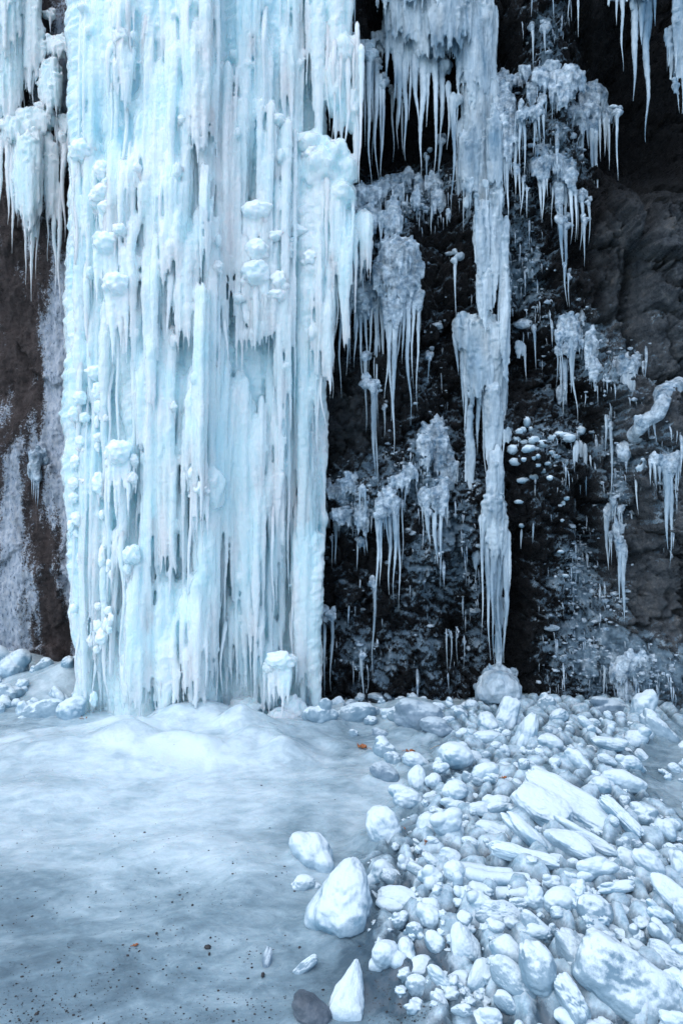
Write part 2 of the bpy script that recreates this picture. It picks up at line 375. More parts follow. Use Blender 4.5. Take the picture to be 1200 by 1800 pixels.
def rock_mat():
    m, nt, b = newmat("wet_rock_with_frost")
    iso = mapped(nt); fl = mapped(nt, (1, 1, 0.35))
    def at(nm):
        a = N(nt, "ShaderNodeAttribute"); a.attribute_name = nm; return a.outputs["Fac"]
    wet = ramp(nt, noise(nt, iso, 9, 6, 0.65), [(0.35, (0.002, 0.003, 0.004)), (0.55, (0.006, 0.008, 0.010)), (0.75, (0.028, 0.028, 0.029))])
    dry = ramp(nt, math_(nt, 'ADD', math_(nt, 'MULTIPLY', noise(nt, iso, 6, 8, 0.75, 0.3), 0.6), math_(nt, 'MULTIPLY', noise(nt, iso, 70, 6, 0.8), 0.4)), [(0.36, (0.010, 0.014, 0.018)), (0.45, (0.060, 0.075, 0.088)), (0.55, (0.13, 0.145, 0.155)), (0.66, (0.32, 0.30, 0.27))])
    brn = ramp(nt, noise(nt, fl, 8, 8, 0.7), [(0.3, (0.022, 0.019, 0.020)), (0.5, (0.075, 0.060, 0.057)), (0.7, (0.14, 0.115, 0.11))])
    c = mixc(nt, at("brown"), mixc(nt, at("wet"), dry, wet), brn)
    k = math_(nt, 'ADD', at("frost"), math_(nt, 'MULTIPLY', math_(nt, 'SUBTRACT', noise(nt, iso, 46, 8, 0.78), 0.5), 2.0))
    k = math_(nt, 'ADD', k, math_(nt, 'MULTIPLY', math_(nt, 'SUBTRACT', noise(nt, mapped(nt, (1, 1, 0.4)), 90, 3, 0.6), 0.5), 0.9))
    sp = ramp(nt, noise(nt, iso, 75, 6, 0.8), [(0.53, (0, 0, 0)), (0.66, (1, 1, 1))])
    pt = ramp(nt, noise(nt, iso, 5, 4, 0.6), [(0.40, (0.02, 0.02, 0.02)), (0.62, (0.30, 0.30, 0.30))])
    k = math_(nt, 'ADD', k, math_(nt, 'MULTIPLY', math_(nt, 'MULTIPLY', sp, pt), math_(nt, 'ADD', at("wet"), 0.25)))
    kk = ramp(nt, k, [(0.27, (0, 0, 0)), (0.40, (0.45, 0.45, 0.45)), (0.50, (1, 1, 1))])
    fc = ramp(nt, noise(nt, iso, 12, 5), [(0.35, (0.09, 0.16, 0.22)), (0.55, (0.24, 0.36, 0.45)), (0.7, (0.52, 0.65, 0.73))])
    fc = mixc(nt, at("brown"), fc, ramp(nt, noise(nt, mapped(nt, (1, 1, .4)), 38, 8, 0.75), [(0.37, (0.08, 0.12, 0.17)), (0.43, (0.50, 0.61, 0.74)), (0.60, (0.82, 0.88, 0.94))]))
    nt.links.new(mixc(nt, kk, c, fc), b.inputs["Base Color"])
    r0 = ramp(nt, noise(nt, iso, 25, 4), [(0.35, (0.15,) * 3), (0.65, (0.6,) * 3)])
    nt.links.new(mixc(nt, kk, r0, (0.5, 0.5, 0.5)), b.inputs["Roughness"])
    b.inputs["Specular IOR Level"].default_value = 0.35
    n1 = bump(nt, noise(nt, iso, 26, 9, 0.78), 1.0, 0.06)
    n2 = bump(nt, kk, 0.5, 0.012, n1)
    nt.links.new(n2, b.inputs["Normal"])
    return m
ROCK = rock_mat()
build_cliff()
def spray():
    sp = [q for q in FROST_SPOTS if q[4] > 0.24 and q[0] > 560]; n = 16000
    ci = nrs.randint(0, len(sp), n); c = np.array(sp)[ci]
    px = c[:, 0] + nrs.normal(size=n) * c[:, 2] * 0.7; py = c[:, 1] + nrs.normal(size=n) * c[:, 3] * 0.7
    a = sum(q[4] * g2(px, py, *q[:4]) for q in FROST_SPOTS) + 0.6 * fbm(np.stack([px / 38, py / 50, 0 * px + .5], 1), 3, 5)
    ok = (px > 565) & (px < 1210) & (py > -20) & (py < 1225) & (a > nrs.uniform(0.05, 0.7, n))
    px, py = px[ok][:3000], py[ok][:3000]; Y = on_cliff(px, py, 0.004)[:, 1]; ps = []
    for x, y, d in zip(px, py, Y):
        w = 2.4 * math.exp(rng.gauss(0.2, 0.5))
        if rng.random() < 0.55: ps.append(px_blob(x, y, w * rng.uniform(1.2, 2.4), w * rng.uniform(.8, 1.3), d + 0.004, n=2, amp=0.5))
        else: ps.append(px_icicle(x, y, y + w * rng.uniform(3, 9), w * 0.8, d - 0.004, sides=5, p=1.2, step=0.025, root=0.02))
    v, f = join(ps); o = mesh_np("frozen_spray", v, f, FROST); o["kind"] = "stuff"

# ------------------------------------------------------------------ the ground
def inside(px, py, poly):
    r = np.zeros(px.shape, bool); n = len(poly)
    for i in range(n):
        x1, y1 = poly[i]; x2, y2 = poly[(i + 1) % n]
        c = ((y1 > py) != (y2 > py)) & (px < (x2 - x1) * (py - y1) / (y2 - y1 + 1e-12) + x1)
        r ^= c
    return r
def gpt(px, py, z=0.0):
    Y = (CAM_Z - z) * FPX / (py - HPX); return ((px - 600) * Y / FPX, Y)
RUB_PX = [(790, 1262), (900, 1225), (1010, 1240), (1120, 1215), (1200, 1225), (1260, 1260), (1160, 1300), (1115, 1340), (1120, 1400), (1150, 1440), (1290, 1470), (1400, 1790), (1250, 2400),
          (800, 2400), (745, 1790), (660, 1690), (655, 1600), (640, 1500), (690, 1470), (735, 1400), (760, 1330)]
RUB = [gpt(*q) for q in RUB_PX]
_jit = [(0.16 * math.cos(a) * r, 0.16 * math.sin(a) * r) for r, n in ((0.35, 5), (1.0, 11)) for a in np.arange(n) * 2 * math.pi / n]
def rub_mask(x, y):
    p = np.stack([x, y, 0 * x], 1); x = x + 0.07 * pn(p * 4, 3); y = y + 0.07 * pn(p * 4, 8)
    return sum(inside(x + a, y + b, RUB).astype(float) for a, b in _jit) / len(_jit)
MOUNDS = [(435, 1293, .15, .10, .075), (500, 1318, .12, .07, .04), (330, 1330, .2, .09, .04), (215, 1300, .16, .09, .05), (335, 1275, .30, .24, .14), (300, 1310, .4, .25, .05), (120, 1315, .45, .26, .07), (410, 1300, .12, .10, .05), (380, 1335, .16, .10, .04), (455, 1310, .13, .09, .05), (490, 1330, .1, .07, .03), (225, 1325, .14, .1, .05), (70, 1350, .4, .2, .04), (460, 1290, .35, .22, .07), (240, 1330, .4, .2, .05), (740, 1262, .26, .18, .11), (765, 1285, .18, .12, .07), (450, 1545, .16, .13, .035),
          (520, 1330, .14, .09, .035), (590, 1310, .12, .07, .02), (470, 1330, .2, .12, .03), (10, 1185, .4, .4, .16), (90, 1215, .45, .3, .13), (125, 1215, .2, .2, .1), (650, 1250, .35, .12, .04), (430, 1320, .13, .09, .03),
          (1010, 1420, .5, .4, .07), (880, 1560, .4, .3, .05), (1100, 1700, .5, .4, .06), (60, 1400, .3, .2, .04), (350, 1500, .3, .14, .03)]
MOUNDS = [(*gpt(a, b), rx, ry, h) for a, b, rx, ry, h in MOUNDS]
def pads(x, y):
    """tight packed frozen pads, 0 in the cracks between them"""
    q = np.stack([x, y, 0 * x], 1); a = x + 0.05 * pn(q * 7, 3); b = y + 0.05 * pn(q * 7, 9)
    _, e = worley(a * 8.5, b * 6.5, 17); return sstep(0.0, 0.55, e) ** 0.7
def gz(x, y):
    x = np.atleast_1d(np.asarray(x, float)); y = np.atleast_1d(np.asarray(y, float))
    near = np.exp(-((x / 9) ** 2 + ((y - 4) / 7) ** 2))
    ca, sa = math.cos(0.45), math.sin(0.45)
    u = x * ca + y * sa; w = -x * sa + y * ca
    p = np.stack([u * 0.9, w * 2.1, 0 * x], 1); q = np.stack([x, y, 0 * x], 1)
    z = near * (0.028 * fbm(p, 3, 51, 0.34) + 0.016 * np.abs(fbm(q * 2.3 + 9, 2, 57, 0.4)) + 0.004 * fbm(q * 7, 2, 55))
    foot = np.exp(-((y - 4.75) / 0.55) ** 2) * sstep(0.35, -0.3, x)
    z = z + near * foot * 0.018 * pads(x * 0.42 + 0.1 * pn(q * 1.5, 2), y * 0.5)
    for mx, my, rx, ry, h in MOUNDS:
        z = z + 1.2 * h * np.exp(-(0.75 * (((x - mx) / rx) ** 2 + ((y - my) / ry) ** 2)) ** 1.5)
    m = rub_mask(x, y)
    z = z + m * (0.035 + 0.03 * fbm(q * 6, 2, 61, 0.5) + 0.06 * pads(x, y) + 0.006 * np.abs(fbm(q * 26, 3, 63)))
    # frozen ripples beside the heap
    e = np.exp(-(((x - 2.4) / .55) ** 2 + ((y - 4.2) / .7) ** 2))
    z = z + e * 0.035 * np.maximum(0, pn(np.stack([x * 3.2, y * 6, 0 * x], 1), 71))
    return z
SKIRT = []
def ground_grid():
    def ax(lo, hi, step, flo, fhi):
        a = np.arange(lo, hi, step)
        l = lo - np.cumsum(np.geomspace(step, 8, 22)); r = a[-1] + np.cumsum(np.geomspace(step, 8, 22))
        return np.concatenate([l[l > flo][::-1], a, r[r < fhi]])
    xs = ax(-3.2, 3.2, 0.0165, -60, 60); ys = ax(1.9, 6.8, 0.0165, -60, 9); X, Yy = np.meshgrid(xs, ys)
    GRID['ground'] = (xs, ys, gz(X.ravel(), Yy.ravel()).reshape(len(ys), len(xs)))
ground_grid()
def build_ground():
    xs, ys = GRID['ground'][:2]
    X, Yy = np.meshgrid(xs, ys); x = X.ravel(); y = Yy.ravel(); z = GRID['ground'][2].ravel()
    sk = np.zeros((len(ys), len(xs)))
    for cx, cy, r, h in SKIRT:
        i0, i1 = np.searchsorted(xs, [cx - 2.2 * r, cx + 2.2 * r]); j0, j1 = np.searchsorted(ys, [cy - 2.2 * r, cy + 2.2 * r])
        if i1 <= i0 or j1 <= j0: continue
        d = np.hypot(X[j0:j1, i0:i1] - cx, Yy[j0:j1, i0:i1] - cy) / r
        sk[j0:j1, i0:i1] = np.maximum(sk[j0:j1, i0:i1], h * np.exp(-(d / 1.15) ** 4))
    z = z + sk.ravel()
    nx, ny = len(xs), len(ys)
    i = np.arange(ny - 1)[:, None] * nx; j = np.arange(nx - 1)[None, :]
    q = np.stack([i + j, i + j + 1, i + nx + j + 1, i + nx + j], -1).reshape(-1, 4)
    o = mesh_np("ice_ground", np.stack([x, y, z], 1), [q], GROUND)
    Ys = np.maximum(y, 0.4); px = 600 + x * FPX / Ys; py = HPX + CAM_Z * FPX / Ys
    m = rub_mask(x, y)
    d = 1.0 * m + 0.35 * sstep(1380, 1700, py) * sstep(760, 500, px) + 0.36 * sstep(1400, 1780, py)  # dirty ice near the viewer, plus painted shade between the rubble lumps
    for cx, cy, rx, ry, w in ((690, 1600, 60, 60, .5), (700, 1750, 110, 60, .75), (640, 1300, 130, 40, .45), (1170, 1350, 70, 55, .7), (770, 1400, 60, 60, .35), (560, 1480, 80, 50, .3), (620, 1690, 70, 60, .3),
                              (30, 1280, 60, 24, .4), (330, 1600, 120, 40, .2), (250, 1400, 200, 100, -.25), (330, 1300, 150, 50, -.3), (1075, 1335, 30, 14, .9), (1060, 1455, 28, 18, .9), (560, 1270, 60, 25, .25)):  # the two strongest small spots paint the shaded holes under lumps
        d = d + w * g2(px, py, cx, cy, rx, ry)
    for nm, a in (("snow", m * (0.25 + 0.85 * pads(x, y) + 0.5 * sstep(0.004, 0.03, sk.ravel()))), ("murk_shade", d)):  # snow thins between pads, leaving the painted gap shade showing
        at = o.data.attributes.new(nm, 'FLOAT', 'POINT'); at.data.foreach_set("value", a.astype(np.float32))
    o["kind"] = "structure"
def ground_mat():
    m, nt, b = newmat("cloudy_ground_ice")
    iso = mapped(nt)
    g = N(nt, "ShaderNodeNewGeometry"); mp = N(nt, "ShaderNodeMapping"); mp.inputs["Rotation"].default_value = (0, 0, -0.5); mp.inputs["Scale"].default_value = (0.75, 1.2, 1)
    nt.links.new(g.outputs["Position"], mp.inputs["Vector"]); sv = mp.outputs["Vector"]
    def at(nm):
        a = N(nt, "ShaderNodeAttribute"); a.attribute_name = nm; return a.outputs["Fac"]
    cl = math_(nt, 'ADD', math_(nt, 'MULTIPLY', noise(nt, sv, 2.2, 7, 0.66, 0.8), 0.62), math_(nt, 'MULTIPLY', noise(nt, sv, 11, 6, 0.7, 0.6), 0.38))
    cl = math_(nt, 'SUBTRACT', cl, math_(nt, 'MULTIPLY', at("murk_shade"), 0.28))
    c = ramp(nt, cl, [(0.14, (0.06, 0.10, 0.13)), (0.30, (0.18, 0.265, 0.31)), (0.45, (0.37, 0.485, 0.535)), (0.60, (0.60, 0.715, 0.755))])
    # fine grit frozen in
    vo = N(nt, "ShaderNodeTexVoronoi"); vo.inputs["Scale"].default_value = 75; nt.links.new(iso, vo.inputs["Vector"])
    dens = math_(nt, 'ADD', math_(nt, 'MULTIPLY', noise(nt, iso, 3.5, 4, 0.6), 0.20), math_(nt, 'MULTIPLY', at("murk_shade"), 0.12))
    dens = math_(nt, 'SUBTRACT', dens, 0.095)
    sp = N(nt, "ShaderNodeMath"); sp.operation = 'LESS_THAN'; nt.links.new(vo.outputs["Distance"], sp.inputs[0]); nt.links.new(dens, sp.inputs[1])
    c = mixc(nt, math_(nt, 'MULTIPLY', sp.outputs[0], 0.75), c, (0.03, 0.035, 0.04))
    k = math_(nt, 'ADD', at("snow"), math_(nt, 'MULTIPLY', math_(nt, 'SUBTRACT', noise(nt, iso, 11, 6, 0.7), 0.5), 1.6))
    k = ramp(nt, k, [(0.5, (0, 0, 0)), (1.0, (1, 1, 1))])
    sn = ramp(nt, noise(nt, iso, 16, 6, 0.7), [(0.36, (0.22, 0.34, 0.41)), (0.58, (0.52, 0.65, 0.71))])
    nt.links.new(mixc(nt, k, c, sn), b.inputs["Base Color"])
    r = ramp(nt, noise(nt, sv, 7, 5), [(0.35, (0.16,) * 3), (0.65, (0.5,) * 3)])
    nt.links.new(mixc(nt, k, r, (0.7, 0.7, 0.7)), b.inputs["Roughness"])
    b.inputs["IOR"].default_value = 1.31
    b.inputs["Coat Weight"].default_value = 0.35; b.inputs["Coat Roughness"].default_value = 0.12
    b.inputs["Subsurface Weight"].default_value = 0.3; b.inputs["Subsurface Radius"].default_value = (0.3, 0.6, 0.8); b.inputs["Subsurface Scale"].default_value = 0.05
    n1 = bump(nt, noise(nt, iso, 7, 4, 0.5), 0.18, 0.03)
    n2 = bump(nt, noise(nt, iso, 60, 5, 0.65), 0.25, 0.01, n1)
    nt.links.new(n2, b.inputs["Normal"])
    return m
GROUND = ground_mat()

# ------------------------------------------------------------------ the great frozen waterfall
def fall_y(px, py):
    return 5.42 - 0.42 * np.exp(-((px - 300) / 150.0) ** 2) + 0.10 * sstep(500, 0, py) + 0.05 * math.sin(px * 0.05)
def seed(): return rng.uniform(0, 90)
def px_icicle(px, p0, p1, wpx, Y, **kw):
    a = P(px, p0, Y); b = P(px, p1, Y)
    return icicle(a[0], Y, a[2], b[2], 0.5 * wpx * Y / FPX, seed=seed(), **kw)
def px_blob(px, py, wpx, hpx, Y, depth=None, **kw):
    s = Y / FPX; w = 0.5 * wpx * s; h = 0.5 * hpx * s
    return blob(P(px, py, Y), (w, depth if depth else min(w, h) * 1.1, h), seed=seed(), **kw)
spray()
def main_fall():
    root = empty("frozen_waterfall", P(350, 1270, 5.2) * np.array([1, 1, 0]), "great pale blue frozen waterfall, a broad wall of fused icicles and ice bulbs", "frozen waterfall")
    pc = []
    def floor_py(Y): return HPX + CAM_Z * FPX / Y + 12
    # backing columns from above the frame to the ground, then layer on layer of strands; slits stay open
    slits = [(463, 90, 400, 7), (210, 640, 790, 9), (328, 600, 960, 8), (250, 1020, 1150, 10), (440, 555, 625, 7), (474, 570, 760, 6), (478, 215, 400, 8), (212, 1000, 1250, 7), (453, 1040, 1240, 6), (385, 1000, 1100, 5),
             (300, 560, 700, 5), (236, 230, 330, 6), (540, 180, 225, 6), (512, 980, 1100, 6), (365, 150, 260, 4), (425, 1000, 1150, 5), (225, 640, 720, 5), (360, 620, 760, 6), (410, 560, 640, 5)]
    def blocked(px, w, p0, p1): return any(abs(px - a) < w * 0.5 + b and p0 < d and p1 > c for a, c, d, b in slits)
    for px in np.arange(144, 552, 15):
        Y = float(fall_y(px, 600)) + 0.27 + rng.uniform(-.05, .08); j = rng.uniform(-5, 5)
        pc.append(px_icicle(px + j, -420, floor_py(Y) + 14, rng.uniform(34, 60), Y, p=9, tip=0.7, wander=0.06, flute=0.16, amp=0.2, step=0.03))
    k = 0
    while k < 300:
        px = rng.uniform(138, 568); p0 = rng.uniform(-420, 1120); w = min(58, 12 * math.exp(rng.gauss(0.4, 0.55)))
        p1 = min(p0 + w * rng.uniform(11, 32), floor_py(5.25))
        if blocked(px, w, p0, p1): 
            if rng.random() < 0.97: continue
        Y = float(fall_y(px, p0)) + rng.uniform(-0.02, 0.24); k += 1
        pc.append(px_icicle(px, p0, p1, w, Y, p=rng.choice([1.3, 1.6, 2.5, 5]), tip=0.08, wander=0.05, flute=0.18, amp=0.2, step=0.024, root=rng.uniform(.02, .14)))
        if rng.random() < 0.08:
            q = rng.uniform(0.05, 0.4); pc.append(px_blob(px, p0 + (p1 - p0) * q, w * 1.15, w * rng.uniform(1.2, 2.2), Y, n=2))
    # shoulders and foot
    for px, py, w, h in ((545, 262, 60, 60), (590, 275, 50, 50), (610, 300, 40, 60), (560, 300, 70, 80), (600, 345, 50, 50), (450, 385, 60, 30), 
                         (370, 860, 60, 90), (430, 1245, 60, 40), (620, 190, 30, 90), (605, 90, 40, 60), (590, 150, 40, 120)):
        Y = float(fall_y(px, py)) + 0.06 if px < 575 else 5.48
        pc.append(px_blob(px, py, w, h, Y, n=3, amp=0.25))
    for px, p0, p1, w in ((585, 250, 640, 26), (572, 240, 700, 30), (560, 300, 760, 30), (600, 320, 560, 22), (590, -300, 270, 44), (612, -300, 100, 40), (625, 60, 330, 20), (600, 40, 260, 26), (560, -300, 330, 40)):
        pc.append(px_icicle(px, p0, p1, w, 5.46, p=3, flute=0.15, amp=0.16, step=0.03))
    # curtains: broad fused sheets of strands with a rounded head and a ragged lower fringe
    curtains = [(152, -60, 640, 40), (280, 90, 690, 105), (262, 470, 1000, 60), (296, 560, 1110, 80), (215, -60, 240, 55), (345, -120, 340, 90), (322, 340, 640, 64), (392, 90, 720, 90), (378, 570, 960, 70), (402, 640, 1110, 90),
                (432, -120, 350, 62), (505, -120, 310, 56), (548, -120, 240, 56), (448, 470, 640, 52), (488, 590, 1120, 44), (532, 455, 1190, 50), (562, 320, 760, 36), (508, 250, 410, 44), (362, 850, 1235, 56), (340, 1000, 1262, 80),
                (285, 1000, 1262, 60), (240, 1070, 1264, 52), (412, 1020, 1238, 50), (160, 660, 1272, 44), (192, 870, 1268, 34), (212, 790, 1060, 32), (226, 420, 690, 40), (250, 600, 800, 34), (455, 690, 1010, 46), (528, 900, 1228, 36),
                (180, 250, 440, 50), (142, 255, 480, 36), (465, 1120, 1262, 40), (300, 250, 520, 60), (250, 140, 420, 50), (588, 290, 540, 34), (612, 320, 650, 30), (574, 480, 725, 24), (640, 350, 520, 34), (600, -120, 250, 34), (575, -120, 210, 30), (475, 380, 640, 40), (430, 380, 560, 46), (340, 620, 960, 40)]
    for _ in range(22):
        w = rng.uniform(20, 46); q = rng.uniform(-200, 1000); curtains.append((rng.uniform(140, 560), q, min(1266, q + w * rng.uniform(10, 22)), w))
    for px, p0, p1, w in curtains:
        Y = float(fall_y(px, 0.5 * (p0 + p1))) + rng.uniform(-0.07, 0.05); ps = []; n = max(6, int(w / 4.6))
        sc = Y / FPX
        for q in range(n):
            u = (q + rng.uniform(.1, .9)) / n * 2 - 1; ww = rng.uniform(4.5, 8) if rng.random() < .3 else rng.uniform(8, 20)
            yy = Y - 0.05 * w * sc + 0.34 * w * sc * u * u + rng.uniform(-.014, .010)
            t0 = p0 + 0.35 * w * u * u + rng.uniform(0, 12) + (rng.uniform(0, 0.55) * (p1 - p0) if rng.random() < .6 else 0)
            t1 = p1 - rng.random() ** 1.3 * (p1 - p0) * 0.30 * (0.3 + abs(u))
            if p1 > 1220 and rng.random() < .6: t1 = p1
            ps.append(px_icicle(px + u * w * 0.46, t0, t1, ww, yy, p=rng.choice([1.2, 1.6, 3]), sides=8, tip=0.08, wander=0.022, flute=0.2, amp=0.2, step=0.022, root=0.09))
        L = (p1 - p0)
        ps.append(px_icicle(px, p0 + w * .15, p1 - L * .22, w * 0.86, Y + 0.40 * w * sc, p=1.6, sides=20, tip=0.05, wander=0.03, flute=0.25, amp=0.16, step=0.03, root=0.22))
        for q in range(int(L * w / 14000)):
            pc_ = rng.uniform(p0, p1 - L * .3); ps.append(px_blob(px + rng.uniform(-.4, .4) * w, pc_, rng.uniform(9, 20), rng.uniform(12, 30), Y + rng.uniform(0, .02), n=2))
        pc.extend(ps)
    fused("ice_body", pc, 0.0088, MILK, root, smooth=3, disp=0.006, dsize=0.02)
    # icicles standing clear in front
    tips = [(150, 470, 640, 16), (168, 900, 1255, 18), (185, 380, 600, 15), (207, 430, 1010, 12), (218, 190, 460, 15), (240, 150, 900, 20), (265, 500, 1080, 24), (248, 430, 760, 24), (290, 560, 1080, 28), (275, 300, 720, 22),
            (300, 120, 430, 20), (315, 640, 960, 20), (322, 250, 900, 26), (345, 60, 330, 18), (360, 480, 980, 26), (375, 620, 1130, 24), (395, 300, 700, 24), (402, 760, 1235, 24), (418, 800, 1090, 18),
            (430, 640, 1240, 26), (446, 980, 1180, 15), (455, 480, 900, 22), (470, 560, 1090, 22), (488, 640, 1040, 30), (497, 700, 1120, 20), (478, 900, 1130, 13), (510, 500, 980, 22), (525, 560, 1060, 26), (540, 470, 1180, 24),
            (552, 600, 1240, 20), (560, 560, 780, 15), (567, 640, 780, 12), (535, 980, 1225, 14), (520, 900, 1215, 12), (548, 1000, 1215, 10), (510, 1100, 1200, 9), (380, 1080, 1245, 14), (392, 1120, 1225, 10), (412, 1140, 1215, 9),
            (365, 1000, 1230, 14), (348, 940, 1240, 20), (335, 700, 1200, 18), (305, 1000, 1215, 20), (282, 1040, 1250, 18), (262, 1090, 1240, 20), (245, 1100, 1250, 20), (225, 1010, 1262, 17), (192, 660, 870, 12), (215, 900, 1200, 13),
            (195, 130, 330, 14), (160, 60, 250, 18), (175, -40, 200, 20), (230, -40, 130, 18), (255, 0, 210, 14), (330, -60, 190, 20), (380, -60, 250, 24), (410, 60, 380, 22), (440, -60, 330, 22), (462, 20, 210, 16), (480, 200, 390, 18),
            (495, -60, 360, 24), (520, 30, 300, 20), (540, -60, 250, 22), (558, 20, 235, 18), (575, 60, 230, 12), (587, 90, 245, 11), (600, 100, 238, 10), (612, 110, 268, 13), (622, 90, 300, 10), (634, 100, 335, 14), (628, 60, 250, 9),
            (465, 380, 410, 10), (446, 395, 560, 12), (436, 480, 620, 12), (505, 260, 400, 18), (470, 440, 640, 16), (530, 330, 560, 18), (575, 330, 520, 14), (590, 350, 600, 13), (597, 420, 560, 10), (582, 520, 700, 12),
            (352, 330, 560, 20), (300, 460, 600, 16), (205, 500, 640, 13), (135, 300, 620, 16), (138, 640, 900, 14), (130, 900, 1080, 13), (140, 1060, 1240, 12), (395, 560, 660, 14), (515, 1010, 1130, 8)]
    tips = [q for q in tips if q[3] <= 18 or q[0] > 570]
    for px, p0, p1, w in tips:
        Y = float(fall_y(px, p0)) - rng.uniform(-0.02, 0.06) if px < 570 else 5.40 + rng.uniform(-.04, .04)
        w *= rng.uniform(0.6, 0.95)
        v, f = px_icicle(px, p0 - 25, p1, w, Y + (0.02 if px < 570 else 0), p=rng.choice([1.1, 1.4, 2.0]), sides=14, flute=0.2, amp=0.2, step=0.014, wander=0.05, root=0.10 if px < 570 else 0.02)
        mesh_np("icicle", v, f, MILK_FRONT, root)
    # bulbs: round caps, most with drips under them
    bulbs = [(214, 70, 32, 36, 1), (222, 112, 38, 34, 1), (145, 268, 48, 40, 1), (185, 340, 44, 30, 0), (172, 352, 34, 34, 0), (190, 322, 22, 20, 0), (190, 366, 40, 26, 1), (212, 405, 28, 24, 1), (188, 428, 52, 40, 2), (205, 500, 52, 42, 2),
             (160, 480, 18, 22, 1), (180, 300, 30, 34, 0), (170, 655, 38, 26, 0), (173, 688, 24, 34, 0), (142, 700, 26, 26, 0), (130, 728, 22, 26, 0), (150, 735, 22, 20, 0), (175, 715, 20, 28, 0), (143, 778, 22, 24, 0), (150, 792, 16, 14, 0),
             (135, 812, 22, 26, 0), (172, 785, 12, 20, 0), (175, 850, 27, 40, 0), (150, 845, 22, 18, 0), (130, 850, 20, 22, 0), (146, 865, 16, 18, 0), (130, 875, 20, 20, 0), (153, 884, 12, 20, 0), (138, 912, 24, 26, 0), (125, 925, 14, 22, 0),
             (146, 935, 14, 20, 0), (180, 905, 13, 18, 0), (210, 795, 48, 44, 2), (236, 808, 16, 22, 1), (233, 840, 20, 22, 1), (232, 975, 32, 36, 1), (226, 1000, 18, 24, 1), (262, 955, 26, 40, 1), (338, 832, 18, 24, 0), (356, 836, 22, 24, 0),
             (352, 858, 36, 34, 1), (372, 880, 34, 36, 1), (345, 880, 24, 28, 1), (181, 980, 16, 44, 0), (193, 990, 12, 16, 0), (196, 1010, 10, 16, 0), (144, 990, 7, 10, 0), (172, 1100, 17, 26, 0), (180, 1118, 24, 28, 0), (195, 1088, 11, 22, 0), (192, 1105, 12, 18, 0),
             (158, 1125, 12, 16, 0), (190, 1190, 18, 22, 0), (192, 1212, 20, 22, 0), (198, 1240, 22, 26, 0), (166, 1255, 22, 42, 0), (195, 1262, 36, 34, 0), (205, 1270, 18, 22, 0), (188, 1285, 24, 16, 0), (165, 1228, 14, 26, 0), (196, 1225, 16, 18, 0),
             (518, 405, 44, 20, 0), (480, 415, 38, 18, 0), (505, 445, 30, 34, 1), (512, 425, 20, 16, 0), (545, 455, 34, 30, 1), (450, 440, 46, 38, 1), (448, 480, 56, 44, 1), (488, 495, 38, 38, 1), (485, 520, 40, 28, 1), (545, 255, 46, 34, 1), (585, 265, 34, 34, 1),
             (550, 275, 38, 40, 1), (608, 335, 26, 24, 0), (595, 350, 30, 30, 1), (575, 372, 24, 30, 1), (448, 372, 56, 34, 1), (487, 212, 28, 22, 1), (490, 1160, 52, 30, 3), (475, 1172, 30, 24, 2), (512, 1160, 26, 20, 2),
             (516, 1250, 50, 54, 0), (495, 1268, 60, 50, 0), (325, 90, 30, 26, 1), (320, 212, 18, 18, 1), (318, 300, 12, 16, 1), (242, 295, 16, 16, 1), (325, 480, 26, 26, 1), (382, 470, 20, 26, 1), (240, 605, 26, 26, 1), (305, 715, 14, 20, 1)]
    bulbs = [b for b in bulbs if b[0] < 215 or b[2] < 21 or b[1] > 1100 or (b[0] > 440 and b[1] < 540) or b[:2] in ((352, 858), (356, 836), (232, 975))]
    for q in range(26):   # more small beads strung down the outer strands
        bx = rng.choice([132, 146, 158, 172, 182, 192]) + rng.uniform(-6, 6); bulbs.append((bx, rng.uniform(690, 1160), rng.uniform(8, 15), rng.uniform(12, 24), 0))
    bulbs = [b for b in bulbs if not (b[1] > 1180 and b[0] < 215 and b[2] > 15)]
    for px, py, w, h, kind in bulbs:
        Y = float(fall_y(px, py)) - 0.05 - (0.05 if kind == 2 else 0.0) - (0.12 if kind == 3 else 0) if px < 575 else 5.42
        if py > 1150 and px > 400: Y -= 0.04
        w *= 0.9; Y += 0.04; ps = [px_blob(px, py, w, h, Y, n=4, amp=0.24)]
        for _ in range(7 if w > 30 else 4):
            ps.append(px_blob(px + rng.uniform(-.4, .4) * w, py + rng.uniform(-.35, .4) * h, w * rng.uniform(.25, .6), h * rng.uniform(.25, .55), Y - rng.uniform(0, .014), n=3))
        if kind:
            for q in range(3 if w < 30 else 5):
                dx = (q / (2 if w < 30 else 4) - 0.5) * w * 0.72
                ps.append(px_icicle(px + dx, py, py + h * rng.uniform(1.2, 3.4) + (45 if kind == 3 else 0) + (18 if kind == 2 else 0), w * rng.uniform(.2, .36), Y + 0.005, p=1.6, step=0.02))
        else:
            ps.append(px_icicle(px, py, py + h * rng.uniform(0.7, 1.2), w * .5, Y + 0.01, p=1.5, step=0.02))
        fused("ice_bulb", ps, max(0.0045, min(0.008, w * 0.00016)), BULB if kind == 0 or w > 30 else MILK_FRONT, root, smooth=3, disp=0.010, dsize=0.03)
main_fall()

